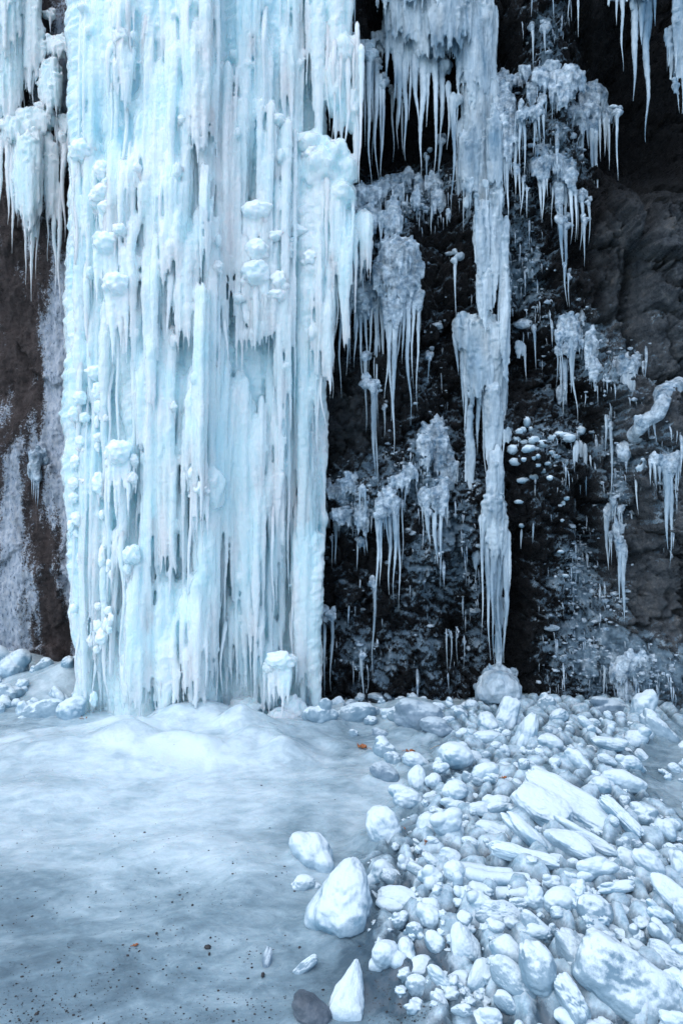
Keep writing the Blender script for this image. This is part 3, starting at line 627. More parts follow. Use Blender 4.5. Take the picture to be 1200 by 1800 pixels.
# ------------------------------------------------------------------ ice hanging on the rock
def drape(m, Y, amp):
    px, py, w, h = m[:4]; s = Y / FPX; dep = 0.42 * min(w, h) * s
    out = [px_blob(px, py, w * 0.82, h * 0.88, Y + dep * 0.45, depth=dep, n=3, amp=amp, freq=2.6)]
    for k in range(int(w * h / 72) + 4):
        a = rng.uniform(0, 6.283); q = math.sqrt(rng.random()); dx, dy = math.cos(a) * q * w * 0.42, math.sin(a) * q * h * 0.42
        l = h * rng.uniform(0.15, 0.6) + 6; ww = rng.uniform(3.6, 9)
        yy = Y + dep * 0.3 - dep * 0.95 * math.sqrt(max(0, 1 - 0.9 * q * q)) + rng.uniform(-.012, .02)
        out.append(px_icicle(px + dx, py + dy - l * 0.4, py + dy + l, ww, yy, p=1.6, sides=7, step=0.025, wander=0.02, root=0.01))
        if rng.random() < 0.4: out.append(px_blob(px + dx, py + dy - l * .4, ww * 1.4, ww * 1.2, yy, n=1))
    return out
def cluster(name, label, cat, masses, icicles, mat, off=0.10, frost=FROST, group="ice formations on the cliff", voxel=0.009, extra=(), amp=0.3, disp=0.012):
    """masses: (px, py, w, h); icicles: (px, top, tip, width). Each lump of frozen mass and each icicle is a part."""
    pts = [on_cliff(m[0], m[1], off)[0] for m in masses] or [on_cliff(icicles[0][0], icicles[0][1], off)[0]]
    base = np.mean(pts, axis=0)
    root = empty(name, base, label, cat, group)
    if len(masses) > 3:
        sat, more = [], []
        for _ in range(len(masses)):
            m = rng.choice(masses); w = rng.uniform(10, 22); x = m[0] + rng.uniform(-.75, .75) * m[2]; yy = m[1] + rng.uniform(-.2, .9) * m[3]
            sat.append((x, yy, w, w * rng.uniform(.8, 1.6)))
            for _k in range(rng.randint(1, 3)): more.append((x + rng.uniform(-.4, .4) * w, yy, yy + rng.uniform(18, 70), rng.uniform(3.5, 7)))
        masses = list(masses) + sat; icicles = list(icicles) + more
    grp = list(range(len(masses)))
    for a in range(len(masses)):
        for b in range(a):
            A, B = masses[a], masses[b]
            if ((A[0] - B[0]) / (A[2] + B[2])) ** 2 + ((A[1] - B[1]) / (A[3] + B[3])) ** 2 < 0.33 ** 2:
                ga, gb = grp[a], grp[b]; grp = [gb if g == ga else g for g in grp]
    pieces = {}
    Ys = [float(on_cliff(m[0], m[1], off)[0, 1]) for m in masses]
    gY = {g: np.mean([y for y, q in zip(Ys, grp) if q == g]) for g in set(grp)}
    for m, y, g in zip(masses, Ys, grp):
        pieces.setdefault(g, []).extend(drape(m, 0.35 * y + 0.65 * gY[g], amp))
    if extra: pieces.setdefault(grp[0] if grp else 0, []).extend(extra)
    for k in icicles:
        px, p0, p1, w = k[:4]; w = w * rng.uniform(.72, .95)
        Y = depth_at(px, np.linspace(p0, p1, 6), off * 0.75 + 0.5 * w * 5.6 / FPX)
        near = [(abs(m[0] - px) / m[2] + abs(m[1] - p0) / m[3], g, m) for m, g in zip(masses, grp)]
        hit = [q for q in near if abs(q[2][0] - px) < q[2][2] * 0.6 and abs(q[2][1] - p0) < q[2][3] * 0.75]
        if hit:
            g = min(hit, key=lambda q: q[0])[1]
            Y = max(min(Y, gY[g] + 0.01), gY[g] - 0.02)
            pieces[g].append(px_icicle(px, p0 - 10, p0 + (p1 - p0) * 0.4, w * 1.25, Y + 0.012, p=1.3, step=0.024, root=0.02))
        free = not hit
        v, f = px_icicle(px, p0 - (22 if free else 8), p1, w, Y, p=rng.choice([1.0, 1.3, 1.7]), sides=10, flute=0.2, amp=0.22, step=0.014, wander=0.035, root=0.03)
        mesh_np("icicle", v, f, mat, root)
        if free:
            ps = [px_blob(px, p0 - 10, w * 1.1, w * 2.4, Y + 0.012, n=3, amp=.3)] + [px_blob(px + rng.uniform(-.45, .45) * w * (1 + .5 * q), p0 - 12 - rng.uniform(0, 5) * q, w * rng.uniform(1.2, 2.2), w * rng.uniform(.9, 2.2), Y + 0.02 + 0.02 * q, n=3, amp=.45) for q in range(5)]
            fused("icicle_root", ps, 0.008, frost, root, smooth=2)
    for g in pieces:
        fused("frozen_mass", pieces[g], voxel, frost, root, smooth=2, disp=disp, dsize=0.03)
    return root
def fringe(x0, x1, top, t0, t1, n, w0, w1, jt=12):
    return [(x0 + (x1 - x0) * (k + rng.uniform(.2, .8)) / n, top + rng.uniform(-jt, jt), rng.uniform(t0, t1), rng.uniform(w0, w1)) for k in range(n)]

CU = "icicle curtain"; CL = "icicle cluster"
cluster("icicle_curtain", "two tier pale icicle curtain over bare brown rock beside the great waterfall", CU,
        [(15, 60, 70, 260), (55, 40, 40, 180), (45, 215, 70, 46), (62, 205, 40, 36), (25, 225, 50, 50), (105, 80, 60, 36), (118, 218, 34, 34), (80, 210, 40, 40), (90, 150, 50, 90), (50, 300, 60, 160), (88, 300, 34, 120), (0, -100, 120, 300), (70, 60, 20, 60)],
        [(8, -80, 200, 26), (24, -60, 196, 20), (42, 20, 200, 16), (62, 40, 196, 17), (14, 230, 395, 16), (22, 230, 445, 12), (34, 230, 380, 18), (48, 210, 500, 22), (58, 215, 530, 20), (66, 230, 490, 14), (74, 225, 350, 14), (85, 240, 460, 17), (96, 260, 520, 15),
         (104, 330, 565, 13), (112, 230, 425, 13), (120, 230, 300, 15), (90, 40, 60, 8), (100, 80, 148, 6), (2, 240, 380, 14), (126, 80, 130, 7)], MILK_FRONT, off=0.2, frost=MILK, voxel=0.012)
cluster("icicle_curtain", "grey icicle curtain hanging from a sagging ice band before a black hollow", CU,
        [(585, 40, 40, 80), (612, 68, 50, 26), (640, 80, 46, 22), (668, 66, 40, 24), (690, 40, 40, 50), (672, 84, 40, 20)],
        [(645, 85, 190, 12), (652, 90, 215, 14), (641, 90, 260, 9), (650, 110, 330, 12), (661, 130, 318, 12), (668, 150, 315, 9), (674, 160, 310, 8), (655, 130, 290, 9), (690, 180, 285, 7), (700, 180, 262, 6), (706, 190, 270, 5), (622, -20, 60, 9), (606, -20, 45, 7)], GREY, off=0.34, frost=GREY)
cluster("icicle_curtain", "wide grey ice curtain whose ragged icicle fringe hangs over a dark recess", CU,
        [(720, 20, 110, 90), (790, 20, 120, 110), (760, 70, 100, 60), (700, 60, 50, 50), (835, 60, 90, 180), (845, 180, 80, 150), (830, 270, 60, 110), (760, -80, 260, 160), (870, 250, 36, 120)],
        [(682, 70, 148, 12), (692, 75, 195, 14), (702, 80, 228, 15), (712, 85, 282, 14), (722, 80, 210, 17), (731, 95, 232, 16), (742, 100, 308, 18), (752, 110, 222, 14), (765, 110, 320, 15), (775, 130, 250, 15), (788, 150, 262, 14), (797, 170, 372, 14),
         (806, 220, 352, 15), (814, 260, 400, 12), (822, 240, 388, 17), (834, 250, 370, 16), (842, 60, 150, 7), (853, 58, 140, 6), (812, 60, 170, 8), (800, 10, 60, 12), (780, 0, 55, 10), (740, 0, 40, 10), (715, 60, 150, 9), (750, 290, 325, 6), (858, 240, 330, 8)], GREY, off=0.2, frost=GREY, voxel=0.011)
cluster("frozen_fall", "narrow grey frozen fall in three tiers ending on a rounded ice stump", "frozen waterfall",
        [(822, 300, 46, 110), (852, 300, 44, 150), (845, 410, 34, 120), (868, 430, 28, 140), (850, 505, 32, 100), (872, 350, 34, 60), (840, 582, 108, 60), (815, 575, 50, 50), (860, 600, 80, 80), (846, 650, 80, 100), (866, 730, 40, 130), (868, 892, 54, 50), (866, 850, 26, 110), (876, 835, 22, 90), (870, 935, 52, 90), (872, 1000, 34, 90), (874, 1060, 20, 90), (875, 1130, 12, 110), (876, 1205, 78, 54), (850, 1212, 40, 44),
         (887, 520, 20, 200), (825, 790, 16, 140), (884, 690, 14, 200), (874, 1185, 60, 40)],
        [(800, 590, 660, 14), (812, 600, 730, 15), (820, 620, 770, 13), (830, 610, 780, 17), (842, 620, 800, 18), (852, 640, 850, 18), (862, 640, 880, 18), (872, 680, 882, 14), (884, 640, 880, 14), (824, 760, 905, 18), (830, 790, 935, 14), (848, 910, 1120, 10), (856, 930, 1160, 14), (866, 920, 1172, 15), (876, 930, 1180, 15), (886, 930, 1165, 14), (893, 940, 1100, 10),
         (838, 380, 520, 16), (852, 370, 560, 18), (866, 390, 550, 17), (878, 380, 620, 15), (800, 470, 560, 10), (890, 390, 660, 14), (850, 1195, 1235, 9), (868, 1195, 1240, 10), (888, 1195, 1238, 9), (862, 800, 930, 10), (874, 790, 950, 12), (884, 800, 960, 9)], GREY, off=0.14, frost=GREY, voxel=0.010, extra=[px_blob(876, 1208, 78, 58, 5.52, n=4, amp=.15), px_blob(858, 1216, 44, 40, 5.5, n=3), px_blob(897, 1214, 36, 44, 5.52, n=3)])
cluster("ice_branch", "forked white ice branch above a fringe of thin icicles on dark rock", "ice formation",
        [(880, 150, 50, 50), (905, 142, 40, 22), (922, 128, 24, 26), (888, 190, 44, 70), (925, 198, 44, 18), (945, 192, 20, 18), (890, 240, 34, 80)],
        [(884, 230, 342, 12), (891, 240, 385, 13), (899, 240, 312, 9), (906, 220, 340, 9), (914, 205, 300, 9), (920, 210, 312, 8), (908, 205, 240, 6), (926, 205, 222, 6), (931, 203, 218, 5), (946, 200, 256, 7), (955, 205, 250, 6), (880, 280, 400, 11)], GREY, off=0.2, frost=FROST)
cluster("icicle_cluster", "frosted lumps stepping down beside the great waterfall with fine icicles below", CL,
        [(640, 345, 60, 46), (622, 370, 46, 50), (650, 385, 40, 46), (628, 440, 44, 60), (625, 505, 52, 50), (640, 530, 40, 46), (655, 340, 40, 30), (612, 480, 30, 50)],
        [(606, 380, 468, 12), (618, 390, 470, 10), (640, 400, 490, 9), (608, 520, 660, 9), (616, 520, 640, 10), (625, 530, 646, 12), (634, 535, 690, 9), (642, 535, 655, 10), (650, 540, 660, 8), (598, 470, 700, 9), (655, 540, 610, 7), (662, 560, 760, 8)], GREY, off=0.13)
cluster("icicle_cluster", "bulging frosted dome with the longest icicle fringe hanging in mid cliff", CL,
        [(700, 445, 84, 64), (720, 470, 60, 50), (680, 480, 60, 60), (700, 500, 80, 50), (655, 510, 40, 40), (690, 540, 50, 60)],
        [(664, 520, 640, 9), (672, 520, 650, 11), (681, 530, 700, 14), (692, 520, 800, 20), (701, 530, 640, 10), (709, 520, 640, 11), (717, 520, 748, 12), (726, 520, 684, 10), (736, 520, 722, 10), (659, 530, 690, 8), (688, 530, 740, 12)], GREY, off=0.13)
cluster("ice_arch", "frosted ice arch rounding a dark boss above the bulging dome", "ice formation",
        [(672, 330, 40, 26), (690, 316, 40, 20), (715, 312, 44, 24), (735, 322, 22, 34), (662, 350, 30, 40), (690, 390, 44, 70), (730, 350, 20, 40), (770, 350, 30, 40), (762, 325, 36, 36)],
        [(683, 400, 415, 8), (690, 340, 372, 5), (775, 260, 310, 10)], GREY, off=0.08)
cluster("icicle_cluster", "long twin icicles below frosted lumps low in mid cliff", CL,
        [(680, 872, 40, 34), (700, 845, 46, 26), (720, 830, 34, 30), (690, 885, 26, 30), (668, 890, 22, 30)],
        [(664, 890, 1072, 13), (670, 900, 1030, 9), (684, 880, 1045, 12), (693, 880, 1050, 14), (699, 890, 1070, 10), (706, 900, 1005, 6)], GREY, off=0.10)
cluster("ice_flow", "pair of smooth grey ice flows draped down dark rock", "ice formation",
        [(745, 790, 36, 60), (752, 760, 44, 30), (775, 790, 40, 80), (788, 820, 30, 60), (778, 870, 26, 60), (748, 875, 30, 30), (762, 870, 24, 30), (770, 745, 26, 24)],
        [(750, 880, 955, 14), (764, 885, 990, 14), (776, 890, 1000, 12), (742, 890, 930, 5), (742, 770, 800, 6)], GREY, off=0.06, frost=FROST)
cluster("frosted_rock", "frost caked rock knob beside the foot half of the great waterfall", "ice formation",
        [(595, 866, 50, 34), (615, 850, 40, 30), (600, 905, 50, 32), (636, 910, 34, 50), (576, 850, 18, 24)], [(583, 960, 1000, 4), (563, 1085, 1235, 12), (571, 1100, 1225, 8)], GREY, off=0.05)
cluster("icicle_cluster", "frosted bulge with a row of short ragged icicles below the black overhang", CL,
        [(1008, 200, 40, 30), (1035, 195, 50, 30), (1040, 170, 60, 50), (1000, 140, 60, 50), (1060, 200, 40, 26), (970, 116, 40, 16), (1015, 215, 30, 40), (1038, 215, 24, 44), (950, 140, 40, 40), (985, 165, 50, 40)],
        [(970, 120, 236, 11), (976, 130, 200, 7), (1008, 205, 262, 10), (1014, 210, 290, 12), (1021, 215, 300, 12), (1032, 215, 262, 9), (1038, 220, 325, 13), (1046, 215, 362, 12), (1053, 205, 285, 7), (1061, 205, 275, 7), (1066, 205, 265, 6), (1070, 210, 300, 7), (1086, 210, 318, 8), (955, 195, 240, 5), (988, 200, 280, 6), (935, 60, 125, 7), (957, 62, 96, 9), (990, 200, 235, 5)], GREY, off=0.1)
cluster("icicle_pair", "two thin icicles hanging at the top edge beside the black overhang", CL, [], [(1000, -60, 42, 10), (1018, -60, 62, 11), (936, -30, 30, 8), (968, -40, 40, 8)], GREY, off=0.14)
cluster("icicle_cluster", "frosty double lump with a bunch of fused icicles on rough rock", CL,
        [(948, 292, 44, 36), (975, 285, 40, 34), (992, 292, 40, 40), (1003, 310, 30, 40), (955, 265, 40, 26), (985, 330, 34, 60)],
        [(949, 310, 385, 9), (954, 312, 392, 10), (962, 312, 345, 6), (978, 310, 352, 9), (987, 320, 410, 14), (994, 330, 425, 10), (1002, 325, 430, 12), (1010, 330, 425, 8), (985, 400, 470, 10), (993, 410, 500, 9), (1015, 340, 420, 6), (1022, 360, 440, 8), (1028, 400, 468, 8), (1034, 370, 430, 6), (992, 480, 540, 5), (1000, 500, 540, 4), (918, 330, 380, 6), (926, 345, 385, 5)], GREY, off=0.12)
cluster("icicle_cluster", "long blue icicles hanging from the overhang in front of blackness", CL,
        [(1120, -30, 90, 50), (1085, -20, 50, 40), (1195, 40, 30, 160), (1180, 80, 16, 80)],
        [(1083, -20, 44, 9), (1093, -20, 125, 13), (1113, -20, 176, 17), (1128, -10, 80, 18), (1136, 0, 250, 19), (1151, -20, 46, 9), (1198, 60, 200, 16), (1190, 60, 130, 14)], GREY, off=0.5, frost=GREY)
cluster("icicle_cluster", "single long ragged icicle under a frosted knob, above the ledge of white beads", CL,
        [(998, 572, 46, 36), (1010, 590, 30, 50), (985, 590, 24, 30), (1038, 612, 30, 70), (1042, 650, 20, 50), (992, 660, 12, 60)],
        [(1003, 590, 690, 15), (1009, 600, 742, 10), (994, 640, 712, 9), (986, 640, 690, 6), (938, 590, 650, 7), (920, 600, 632, 3)], GREY, off=0.08)
cluster("ice_flow", "smooth ice tongue spilling from a white cap on grey blocky rock", "ice formation",
        [(1100, 640, 56, 30), (1118, 634, 30, 22), (1070, 642, 22, 20), (1078, 690, 24, 40)],
        [(1096, 645, 782, 16), (1107, 645, 760, 18), (1112, 640, 740, 12), (1074, 690, 750, 8), (1080, 690, 745, 6), (1066, 750, 800, 7), (1073, 760, 880, 8)], GREY, off=0.07)
def arch():
    pp = [(1176, 676), (1172, 690), (1160, 712), (1150, 730), (1130, 742), (1118, 758), (1112, 775), (1098, 792), (1092, 808)]
    pts = []; 
    for a, b in zip(pp[:-1], pp[1:]):
        for t in np.linspace(0, 1, 8, endpoint=False): pts.append((a[0] + (b[0] - a[0]) * t, a[1] + (b[1] - a[1]) * t))
    pts = np.array(pts); q = on_cliff(pts[:, 0], pts[:, 1], 0.10)
    k = np.ones(15) / 15; q[:, 1] = np.convolve(np.pad(q[:, 1], 7, mode='edge'), k, 'valid') - 0.02
    ex = [tube(q, np.linspace(0.058, 0.05, len(q)), 14, 0.18, 12, 4.0)]
    cluster("bent_icicle", "smooth ice arm bending down over grey blocky rock with drips", "ice formation", [(1172, 682, 26, 22), (1096, 790, 34, 34), (1130, 740, 34, 20)],
            [(1168, 690, 792, 12), (1176, 690, 730, 7), (1147, 735, 782, 9), (1100, 800, 832, 14), (1137, 740, 770, 7)], FROST, off=0.10, extra=ex, amp=0.12, disp=0.006)
arch()
cluster("ice_ball", "round white ice ball stuck to the rock under the bent ice arm", "ice formation", [(1127, 826, 30, 28)], [(1118, 850, 905, 6), (1132, 838, 862, 5)], GREY, off=0.10, frost=BLOCK, amp=0.08, disp=0.004)
cluster("ice_flow", "frosted ledge lump with a long tapering ice strand", "ice formation",
        [(1165, 808, 44, 24), (1188, 802, 34, 18), (1150, 806, 24, 20), (1180, 815, 40, 20)], [(1172, 815, 965, 20), (1180, 990, 1000, 3), (1178, 820, 985, 12), (1158, 820, 850, 9), (1190, 815, 860, 7)], GREY, off=0.07)
cluster("icicle_cluster", "hooked pair of pale icicles low on grey rock", CL, [(1070, 900, 26, 28), (1078, 885, 18, 10), (1085, 930, 24, 34), (1092, 960, 18, 30)], [(1066, 900, 1002, 13), (1090, 950, 1060, 12), (1096, 960, 1095, 13)], GREY, off=0.07)
cluster("icicle_row", "row of four needle thin icicles close above the ground in a dark niche", CL, [], [(785, 1128, 1178, 4), (793, 1132, 1180, 4), (803, 1130, 1172, 3.5), (816, 1140, 1180, 5)], CLEAR, off=0.05)
cluster("icicle", "lone hair thin icicle running down dark rock to the foot of the cliff", "icicle", [], [(657, 1040, 1195, 7)], CLEAR, off=0.04)
cluster("icicle_pair", "two stubby clear icicles near the ground beside the great waterfall", CL, [], [(635, 1165, 1232, 9), (583, 1095, 1215, 9)], CLEAR, off=0.06)
cluster("icicle_pair", "clear ribbon icicles in shade below the fringe of the dome", CL, [], [(655, 690, 850, 13), (661, 700, 880, 8), (642, 640, 760, 9), (675, 730, 770, 6), (755, 640, 678, 8)], CLEAR, off=0.06)
cluster("frost_mound", "mound of dull frosted ice at the cliff foot on bare grey rock", "ice formation", [(1110, 1165, 70, 40), (1130, 1160, 50, 30), (1090, 1180, 50, 40), (1105, 1205, 60, 40), (1120, 1230, 50, 50)], [], GREY, off=0.03, frost=FROST)
cluster("frosted_rock", "dirty frosted knob jutting from brown rock over a dark cleft", "ice formation", [(72, 795, 26, 20), (68, 812, 18, 26), (80, 808, 14, 20), (62, 830, 14, 22)], [(60, 820, 855, 6)], FROST, off=0.03)
def beads():
    spots = [(925, 742, 12, 20), (918, 756, 12, 12), (912, 760, 14, 14), (933, 755, 10, 12), (908, 772, 16, 14), (900, 790, 18, 18), (922, 778, 20, 12), (938, 774, 20, 14), (955, 780, 26, 14), (930, 790, 26, 16), (948, 792, 16, 16), (905, 812, 22, 14), (920, 808, 10, 8), (968, 770, 26, 14), (985, 765, 26, 14), (1000, 770, 22, 16),
             (945, 802, 8, 8), (970, 796, 12, 10), (978, 802, 12, 8), (962, 815, 14, 7), (945, 818, 12, 7), (955, 828, 20, 9), (940, 838, 22, 11), (920, 845, 26, 11), (966, 840, 12, 9), (1020, 757, 16, 16), (912, 882, 18, 8), (992, 883, 18, 12), (995, 876, 10, 8), (916, 924, 10, 8), (988, 915, 8, 6), (985, 970, 12, 6), (993, 1012, 12, 6), (938, 805, 8, 8)]
    b0 = on_cliff(950, 800, 0.1)[0]
    root = empty("ice_bead_ledge", b0, "scatter of rounded white ice beads on a rough rock ledge", "ice formation", "ice formations on the cliff")
    for px, py, w, h in spots:
        Y = float(on_cliff(px, py, 0.0)[0, 1])
        mesh_np("ice_bead", *px_blob(px, py, w, h, Y, n=3, amp=0.25), BLOCK, root)
    for px, p0, p1, w in ((1013, 775, 850, 10), (1019, 775, 868, 11), (1027, 780, 872, 9), (1008, 785, 830, 6), (1036, 800, 822, 4), (916, 930, 965, 5), (937, 920, 955, 4)):
        mesh_np("icicle", *px_icicle(px, p0, p1, w, depth_at(px, [p0, p1], 0.05)), GREY, root)
beads()

# ------------------------------------------------------------------ fallen ice: lumps, blocks and slabs
def star(kind, seed_, n):
    """radius over directions for each kind of lump (unit half size)"""
    d, f = ico(n); rs = np.random.RandomState(int(seed_ * 1000) % 99991)
    if kind in ('A', 'P'):
        k = 13 if kind == 'A' else 16
        nn = rs.normal(size=(k, 3)); nn /= np.linalg.norm(nn, axis=1)[:, None]
        nn = np.concatenate([nn, [[1, 0, 0], [-1, 0, 0], [0, 1, 0], [0, -1, 0], [0, 0, 1], [0, 0, -1]]])
        off = np.concatenate([rs.uniform(0.78, 1.05, k), np.full(6, 0.98)])
        c = d @ nn.T; r = np.where(c > 0.05, off[None] / np.maximum(c, 0.05), 9)
        s = 9.0; s = 6.0; r = -np.log(np.exp(-s * np.minimum(r, 4)).sum(1)) / s; r = r + 0.12
        r = r * (1 + 0.05 * pn(d * 2.5 + seed_, 1) + 0.03 * pn(d * 7 + seed_, 2))
        r = np.clip(r, 0.45, 1.25)
    elif kind == 'S':
        q = np.stack([np.abs(d[:, 0]) ** 5, np.abs(d[:, 1]) ** 4, np.abs(d[:, 2]) ** 4], 1).sum(1) ** -0.22
        r = q * (1 + 0.10 * pn(d * 2.2 + seed_, 1) + 0.05 * pn(d * 6 + seed_, 2))
    else:
        r = np.full(len(d), 0.0)
        cs = [np.zeros(3)] + [rs.uniform(-1, 1, 3) * np.array([0.62, 0.5, 0.45]) for _ in range(7 if kind == 'L' else 3)]
        rr = [0.70] + list(rs.uniform(0.34, 0.52, len(cs) - 1)) if kind == 'L' else [0.82] + list(rs.uniform(0.45, 0.6, len(cs) - 1))
        acc = np.zeros(len(d)); s = 14.0
        for c, q in zip(cs, rr):
            b = d @ c; disc = b * b - c @ c + q * q
            t = np.where(disc > 0, b + np.sqrt(np.maximum(disc, 0)), 0); acc += np.exp(s * t)
        r = np.log(acc) / s
        r = r * (1 + 0.07 * pn(d * 3 + seed_, 1) + 0.012 * pn(d * 8 + seed_, 2))
        m = np.abs(d * r[:, None]).max(0); return d * r[:, None] / m, f
    v = d * r[:, None]
    if kind == 'P':
        v = v.copy(); t = 0.5 + 0.5 * np.clip(v[:, 0], -1, 1); v[:, 1] *= 1.05 - 0.72 * t; v[:, 2] *= 1 - 0.5 * t
    return v / np.abs(v).max(0), f
def place(cx, cy, w, h, ang, kind, t_deg, thick, sink, sd, n):
    """lump whose outline, seen from the path, spans w x h; long axis at ang, lying in a plane tilted t_deg from level"""
    a = R_(ang); zc = 0.05
    for _ in range(6):
        Y = (CAM_Z - zc) * FPX / (cy - HPX); s = Y / FPX; tt = (CAM_Z - zc) / Y; th = math.atan(tt)
        t = R_(t_deg) if t_deg is not None else (math.pi / 2 - th) * 0.8
        k = math.sin(t) + tt * math.cos(t)
        T = np.array([0, math.cos(t), math.sin(t)]); X = np.array([1., 0, 0]); Nn = np.array([0, -math.sin(t), math.cos(t)])
        e1 = X * math.cos(a) * w * s - T * math.sin(a) * w * s / k
        e2 = X * math.sin(a) * h * s + T * math.cos(a) * h * s / k
        l1, l2 = np.linalg.norm(e1), np.linalg.norm(e2); u1 = e1 / l1
        u2 = np.cross(Nn, u1); l3 = thick * min(l1, l2)
        hz = 0.5 * math.sqrt((l1 * u1[2]) ** 2 + (l2 * u2[2]) ** 2 + (l3 * Nn[2]) ** 2)
        x = (cx - 600) * s
        zc = float(look('ground', x, Y)[0]) + hz * (1 - 2 * sink)
    v, f = star(kind, sd, n)
    c = np.array([x, Y, zc])
    w_ = v * 0.5 * np.array([l1, l2, l3])
    k = max(1, int(math.ceil(1.6 * l1 / l2)))
    for q in (np.linspace(-.62, .62, k) if k > 1 else [0.0]):
        g_ = c + u1 * q * l1 * 0.5; gg = float(look('ground', g_[0], g_[1])[0]); rr = 0.5 * min(l1, l2)
        SKIRT.append((g_[0], g_[1], rr * 0.95, min(0.5 * rr, max(0.0, 0.55 * (g_[2] - 0.25 * l3 - gg)) + 0.12 * rr)))
    return c + w_[:, :1] * u1 + w_[:, 1:2] * u2 + w_[:, 2:] * Nn, f, c, hz
GRP = "fallen ice heaped below the cliff"
MATS = {'w': BLOCK, 'b': BLOCK_BARE, 'g': BLOCK_GREY, 'd': BLOCK_DARK, 'i': GROUND}
HERO = []
CATS = {'R': ("ice_lump", "ice lump"), 'L': ("ice_lump", "ice lump"), 'A': ("ice_block", "ice block"), 'P': ("ice_block", "ice block"), 'S': ("ice_slab", "ice slab")}
def H(cx, cy, w, h, ang, kind, label, ref=None, m='w', t=None, thick=0.8, sink=0.24):
    w, h = w * 1.10, h * 1.12
    if 400 < cx < 785 and cy < 1480: w, h, sink = w * 1.22, h * 1.22, min(sink, 0.24)
    n = 6 if max(w, h) > 80 else 5
    v, f, c, hz = place(cx, cy, w, h, ang, kind, t, thick, sink, seed(), n)
    q = v * 11.0
    nrm = (v - c); nrm /= np.linalg.norm(nrm, axis=1)[:, None] + 1e-9
    v = v + nrm * ((0.009 if kind in 'ASP' else 0.006) * fbm(q * (0.8 if kind in 'ASP' else 0.55), 3, 4.4, 0.4) * min(1, w / 60))[:, None]
    nm, cat = CATS[kind]
    o = mesh_np(nm, v, [f], MATS[m], origin=(c[0], c[1], c[2] - hz))
    tag(o, label, cat, GRP)
    HERO.append((cx, cy, max(w, h), min(w, h), ref))
    return o
H(606, 1568, 148, 104, -74, 'P', "big white pointed ice block standing alone on the smooth ice", "the pointed ice block", thick=.95, t=55, sink=.14)
H(555, 1500, 96, 64, 58, 'R', "long smooth white ice loaf behind the pointed block", "the smooth ice loaf", thick=.9)
H(535, 1553, 54, 30, -8, 'L', "low melted ice hump in front of the smooth loaf", None, 'b')
H(675, 1462, 74, 48, 58, 'R', "smooth rounded lump leaning downhill between the loaf and the heap", "the leaning smooth lump")
H(717, 1407, 58, 40, 15, 'R', "plump bean shaped white lump alone on grey ice", "the bean shaped lump")
H(625, 1255, 58, 34, -12, 'R', "pale egg shaped lump lying at the cliff foot beside the great waterfall", "the egg shaped lump", 'b')
H(566, 1258, 48, 38, -30, 'L', "knobbly pair of fused lumps against the foot of the great waterfall", None, 'b')
H(586, 1262, 18, 16, 0, 'R', "tiny round ice ball next to the egg shaped lump", None, 'b')
H(617, 1237, 20, 14, 0, 'R', "small dull lump behind the egg shaped lump", None, 'g')
H(672, 1318, 34, 30, 40, 'R', "glassy rounded lump close to the curled brown leaf", None, 'b', sink=.3)
H(692, 1335, 26, 24, 50, 'R', "small oval lump just downhill of the glassy lump by the leaf", None, 'b', sink=.3)
H(727, 1337, 42, 26, 20, 'R', "flat oval lump below the orange leaf", None)
H(735, 1370, 28, 38, 0, 'R', "upright two part lump below the flat oval lump", None)
H(677, 1360, 44, 28, 30, 'R', "half sunken smooth lump in dark grey ice", None, 'g', sink=.4)
H(622, 1290, 14, 12, 0, 'R', "pea sized ice bead on open grey ice near the cliff foot", None, 'b')
H(668, 1290, 24, 14, 10, 'R', "sunken flat bead beside the smallest orange leaf", None, 'g', sink=.4)
H(740, 1252, 74, 44, 0, 'L', "broad clouded ice mound against the dark cliff foot", "the clouded mound", 'g', sink=.35)
H(764, 1276, 50, 30, 10, 'R', "shallow clouded boss in front of the broad mound", None, 'g', sink=.4)
H(672, 1516, 62, 52, -30, 'L', "snowy double lump right behind the pointed block's shoulder", None)
H(706, 1584, 84, 50, 12, 'L', "cauliflower shaped snowy lump touching the pointed block", "the cauliflower lump")
H(658, 1590, 26, 44, 0, 'L', "narrow crusted lump wedged between pointed block and cauliflower lump", None)
H(616, 1742, 116, 56, -78, 'P', "frosted upright shard at the bottom edge, rough with snow", "the upright shard", thick=.7)
H(551, 1782, 76, 62, 20, 'R', "dark stone glazed with clear ice beside the upright shard", "the dark glazed stone", 'd', sink=.38)
H(536, 1699, 46, 16, -40, 'S', "thin stick of ice lying alone on gritty ice", None, 'b')
H(565, 1626, 24, 34, 0, 'R', "small nub leaning on the lower corner of the pointed block", None, 'b')
H(470, 1690, 18, 46, 15, 'R', "faint ice ridge frozen into the gritty ice near a black pebble", None, 'g', sink=.42)
H(854, 1260, 52, 50, 0, 'L', "squat ribbed ice block under the rounded ice stump", "the squat ribbed block", thick=1)
H(891, 1260, 62, 34, -66, 'S', "ribbed upright slab between the squat block and the bent pillar", None, thick=1)
H(928, 1276, 106, 36, -72, 'L', "tall bent ice pillar leaning on the cliff foot", "the bent pillar", thick=1.1, t=70)
H(964, 1240, 34, 34, 20, 'L', "knobbly grey topped lump against the cliff beside the bent pillar", None, 'b')
H(980, 1258, 42, 26, -25, 'R', "rounded slanting lump tight under the dark cliff", None)
H(815, 1288, 30, 24, 0, 'L', "hollow fronted small lump beside the squat ribbed block", None)
H(857, 1298, 54, 22, 0, 'R', "wide low lump directly in front of the squat ribbed block", None)
H(871, 1311, 20, 16, 0, 'R', "little round bead on the wide low lump", None)
H(812, 1312, 26, 20, 40, 'R', "small egg lying on the broad smooth mound", None)
